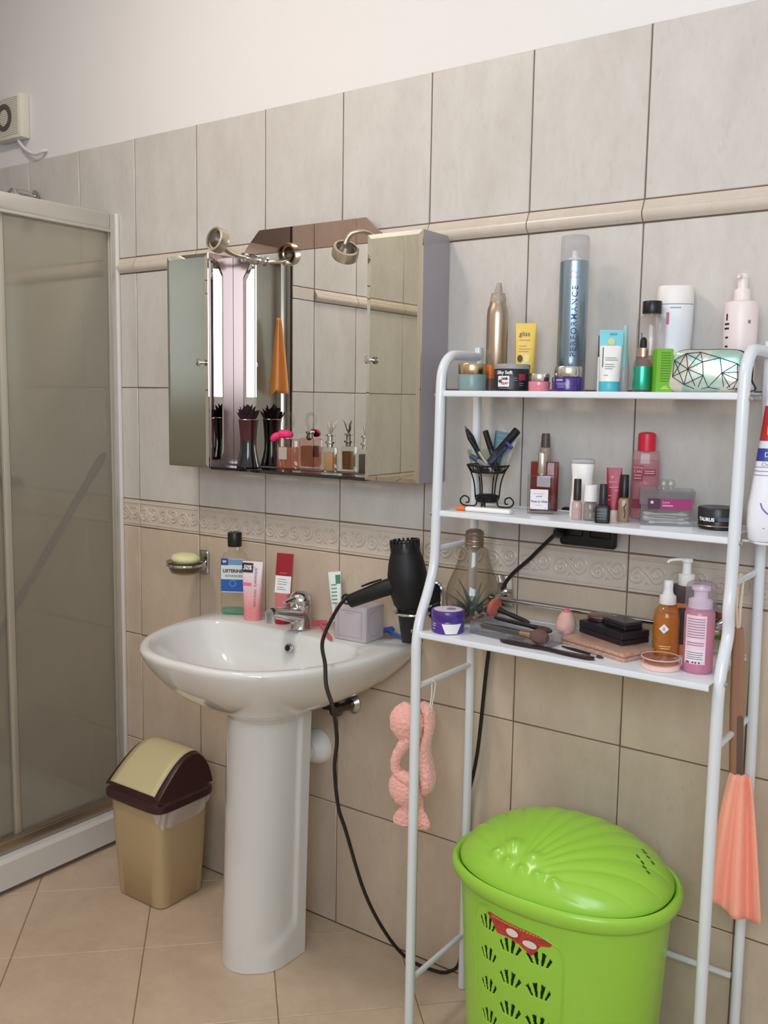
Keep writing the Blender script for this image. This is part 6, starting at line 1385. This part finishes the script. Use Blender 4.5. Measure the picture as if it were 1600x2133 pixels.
for q, (x, y) in enumerate(((0.150, 0.030), (0.155, -0.004))):
    for k in range(4):
        xx, yy = x + 0.0085 * (k - 1.5), y - 0.006 * (k - 1.5)
        co = lid.data.vertices; best = min(co, key=lambda v_: (v_.co.x - xx) ** 2 + (v_.co.y - yy) ** 2)
        nrm = best.normal if best.normal.z > 0 else -best.normal
        pb = MB().lathe([(0.0, 0.0004), (0.0024, 0.0003)], 10, sy=2.0)
        M = Matrix.Translation(best.co + nrm * 0.0006) @ nrm.to_track_quat('Z', 'Y').to_matrix().to_4x4()
        pb.xf(M).obj('lid_vent', VD, hp)
# red sticker, torn along its lower edge
def st(x, z): 
    a_ = math.radians(-95.5) + x / arc_m
    return body_pt(a_, z, 0.0006)
top_e = [(-0.058, 0.4225), (-0.052, 0.426), (-0.03, 0.424), (0, 0.4215), (0.03, 0.419), (0.054, 0.416), (0.060, 0.4125)]
bot_e = [(-0.058, 0.421), (-0.046, 0.4105), (-0.034, 0.392), (-0.010, 0.394), (0.010, 0.388), (0.026, 0.374), (0.040, 0.400), (0.056, 0.404), (0.060, 0.411)]
def samp(e, n):
    out = []
    for i in range(n + 1):
        x = -0.058 + 0.118 * i / n
        for p_, q_ in zip(e, e[1:]):
            if p_[0] <= x <= q_[0] + 1e-9:
                f = (x - p_[0]) / (q_[0] - p_[0] + 1e-9); out.append((x, p_[1] + (q_[1] - p_[1]) * f)); break
        else: out.append((x, e[-1][1]))
    return out
T_, B__ = samp(top_e, 30), samp(bot_e, 30)
MB().loft([[st(*p_) for p_ in B__], [st((p_[0] + q_[0]) / 2, (p_[1] + q_[1]) / 2) for p_, q_ in zip(B__, T_)], [st(*q_) for q_ in T_]], False, False, closed=False).obj('sticker', mat('sticker_red', (176, 60, 50), 0.45, noise=(90, 0.25)), hp)
for x0, z0, rx, rz in ((-0.004, 0.4055, 0.011, 0.0075), (0.024, 0.396, 0.010, 0.007)):
    arc_m2 = arc_m
    MB().loft([[tuple(Vector(st(x0 + rx * s_ * math.cos(q), z0 + rz * s_ * math.sin(q))) + Vector((0, -0.0005, 0))) for q in [2 * PI * j / 24 for j in range(24)]] for s_ in (1, 0.5, 0.1)], False, True).obj('sticker_badge', mat('badge_white', (226, 214, 208), 0.5), hp)
b = MB()
for i in range(20):
    x = -0.046 + 0.0046 * i; z = 0.4195 - 0.0035 * (i / 19) + 0.0006 * (i % 2) - 0.001 * (i / 19)
    b.loft([[tuple(Vector(st(x + dx, z + dz)) + Vector((0, -0.0004, 0))) for dx, dz in ((0, 0), (0.003, 0), (0.003, 0.0026), (0, 0.0026))]], False, True)
o = b.obj('sticker_print', mat('sticker_gold', (214, 160, 96), 0.5), hp, 0); o['kind'] = 'stuff'

# ---------------------------------------------------------------- swing bin
t = thing('swing_bin', 'beige plastic swing bin with dark brown lid beside the shower', 'bin', (0.757, -0.162, 0), 0)
BEI = mat('beige_plastic', (186, 164, 126), 0.4); DBR = mat('dark_brown', (62, 34, 38), 0.35)
def rrect(w_, d_, z, n=48, e=7, cx=0, cy=0): return squircle(w_, d_, z, n, e, cx, cy)
MB().loft([rrect(0.088, 0.076, 0.001), rrect(0.092, 0.080, 0.004), rrect(0.100, 0.088, 0.15), rrect(0.106, 0.094, 0.288)]).obj('body', BEI, t, 50)
b = MB()
b.loft([rrect(0.108, 0.096, 0.280), rrect(0.116, 0.104, 0.280), rrect(0.118, 0.106, 0.288), rrect(0.117, 0.105, 0.299), rrect(0.110, 0.098, 0.304), rrect(0.108, 0.096, 0.318)], True, False, )
LH, LW, LD = 0.404, 0.108, 0.096
def arch(f):   # f from front -1 to back 1 -> (y, z)
    a_ = PI * (f + 1) / 2
    y = -LD * math.copysign(abs(math.cos(a_)) ** 0.85, math.cos(a_)); q_ = y / LD; q_ = q_ - 0.42 * (1 - q_ * q_); z = 0.314 + (LH - 0.314) * max(0.0, 1 - abs(q_) ** 2.2) ** 0.62
    return y, z
n = 28; rows = []
for i in range(n + 1):
    y, z = arch(-1 + 2 * i / n); inw = 0.012 * (z - 0.314) / (LH - 0.314)
    xs = [-LW + inw, -LW + inw + 0.006] + [(-LW + inw + 0.006) + (2 * (LW - inw - 0.006)) * k / 8 for k in range(1, 8)] + [LW - inw - 0.006, LW - inw]
    rows.append([(x, y, z - (0.003 if k in (0, len(xs) - 1) else 0) + 0.004 * (1 - (x / LW) ** 2) * (z - 0.314) / 0.09) for k, x in enumerate(xs)])
b.loft(rows, False, False, closed=False)
for s_ in (0, -1):
    prof = [r[s_] for r in rows]
    b.add(prof, [tuple(range(len(prof)))])
b.obj('lid', DBR, t, 40)
rows = []
for i in range(21):
    y, z = arch(-0.80 + 1.62 * i / 20)
    fx = 0.090 - 0.006 * (z - 0.314) / 0.09
    rows.append([(x, y - 0.0022 * (1 if y < 0 else -1) * min(1, abs(y) / 0.06), z + 0.0026 + 0.004 * (1 - (x / LW) ** 2) * (z - 0.314) / 0.09) for x in [fx * (k / 8 * 2 - 1) for k in range(9)]])
o = MB().loft(rows, False, False, closed=False).obj('swing_flap', mat('flap_cream', (206, 194, 150), 0.4), t, 50)
so_ = o.modifiers.new('thick', 'SOLIDIFY'); so_.thickness = 0.003; so_.offset = 0
# bag edge folded over the rim on the right front corner
rows = []
for i in range(7):
    f = i / 6; row = []
    for k in range(31):
        g_ = k / 30; ang = math.radians(-68 + 104 * g_); drop = (0.052 * math.sin(PI * min(1, g_ * 1.02)) ** 0.6 + 0.004 * math.sin(22 * g_)) * f
        z = 0.283 - drop; w_ = 0.1066 - 0.006 * drop / 0.14 + 0.0022 * math.sin(31 * g_ + 3 * f) + 0.0015 + 0.003 * f
        c_, s__ = math.cos(ang), math.sin(ang); d_ = w_ - 0.012
        row.append((w_ * math.copysign(abs(c_) ** (2 / 7), c_), d_ * math.copysign(abs(s__) ** (2 / 7), s__), z))
    rows.append(row)
MB().loft(rows, False, False, closed=False).obj('bin_bag', clear('bag_film', (236, 226, 216), 1.3, 0.15, 0.55, (226, 214, 204)), t, 60)

# lettering that is printed on a label becomes a piece of that label
for o in list(D.objects):
    if o.type != 'EMPTY': continue
    labs = [c for c in o.children if c.name.startswith(('label', 'sticker', 'white_box', 'blue_label', 'red_label')) and c.type == 'MESH']
    for c in [c for c in o.children if c.name.startswith('lettering')]:
        xs = [v.co.x for v in c.data.vertices]; zs_ = [v.co.z for v in c.data.vertices]
        mx_, mz_ = (min(xs) + max(xs)) / 2, (min(zs_) + max(zs_)) / 2
        best = None
        for l in labs:
            lx = [v.co.x for v in l.data.vertices]; lz = [v.co.z for v in l.data.vertices]
            if min(lx) - 0.001 <= mx_ <= max(lx) + 0.001 and min(lz) <= mz_ <= max(lz):
                a_ = (max(lx) - min(lx)) * (max(lz) - min(lz))
                if best is None or a_ < best[0]: best = (a_, l)
        if best: c.parent = best[1]
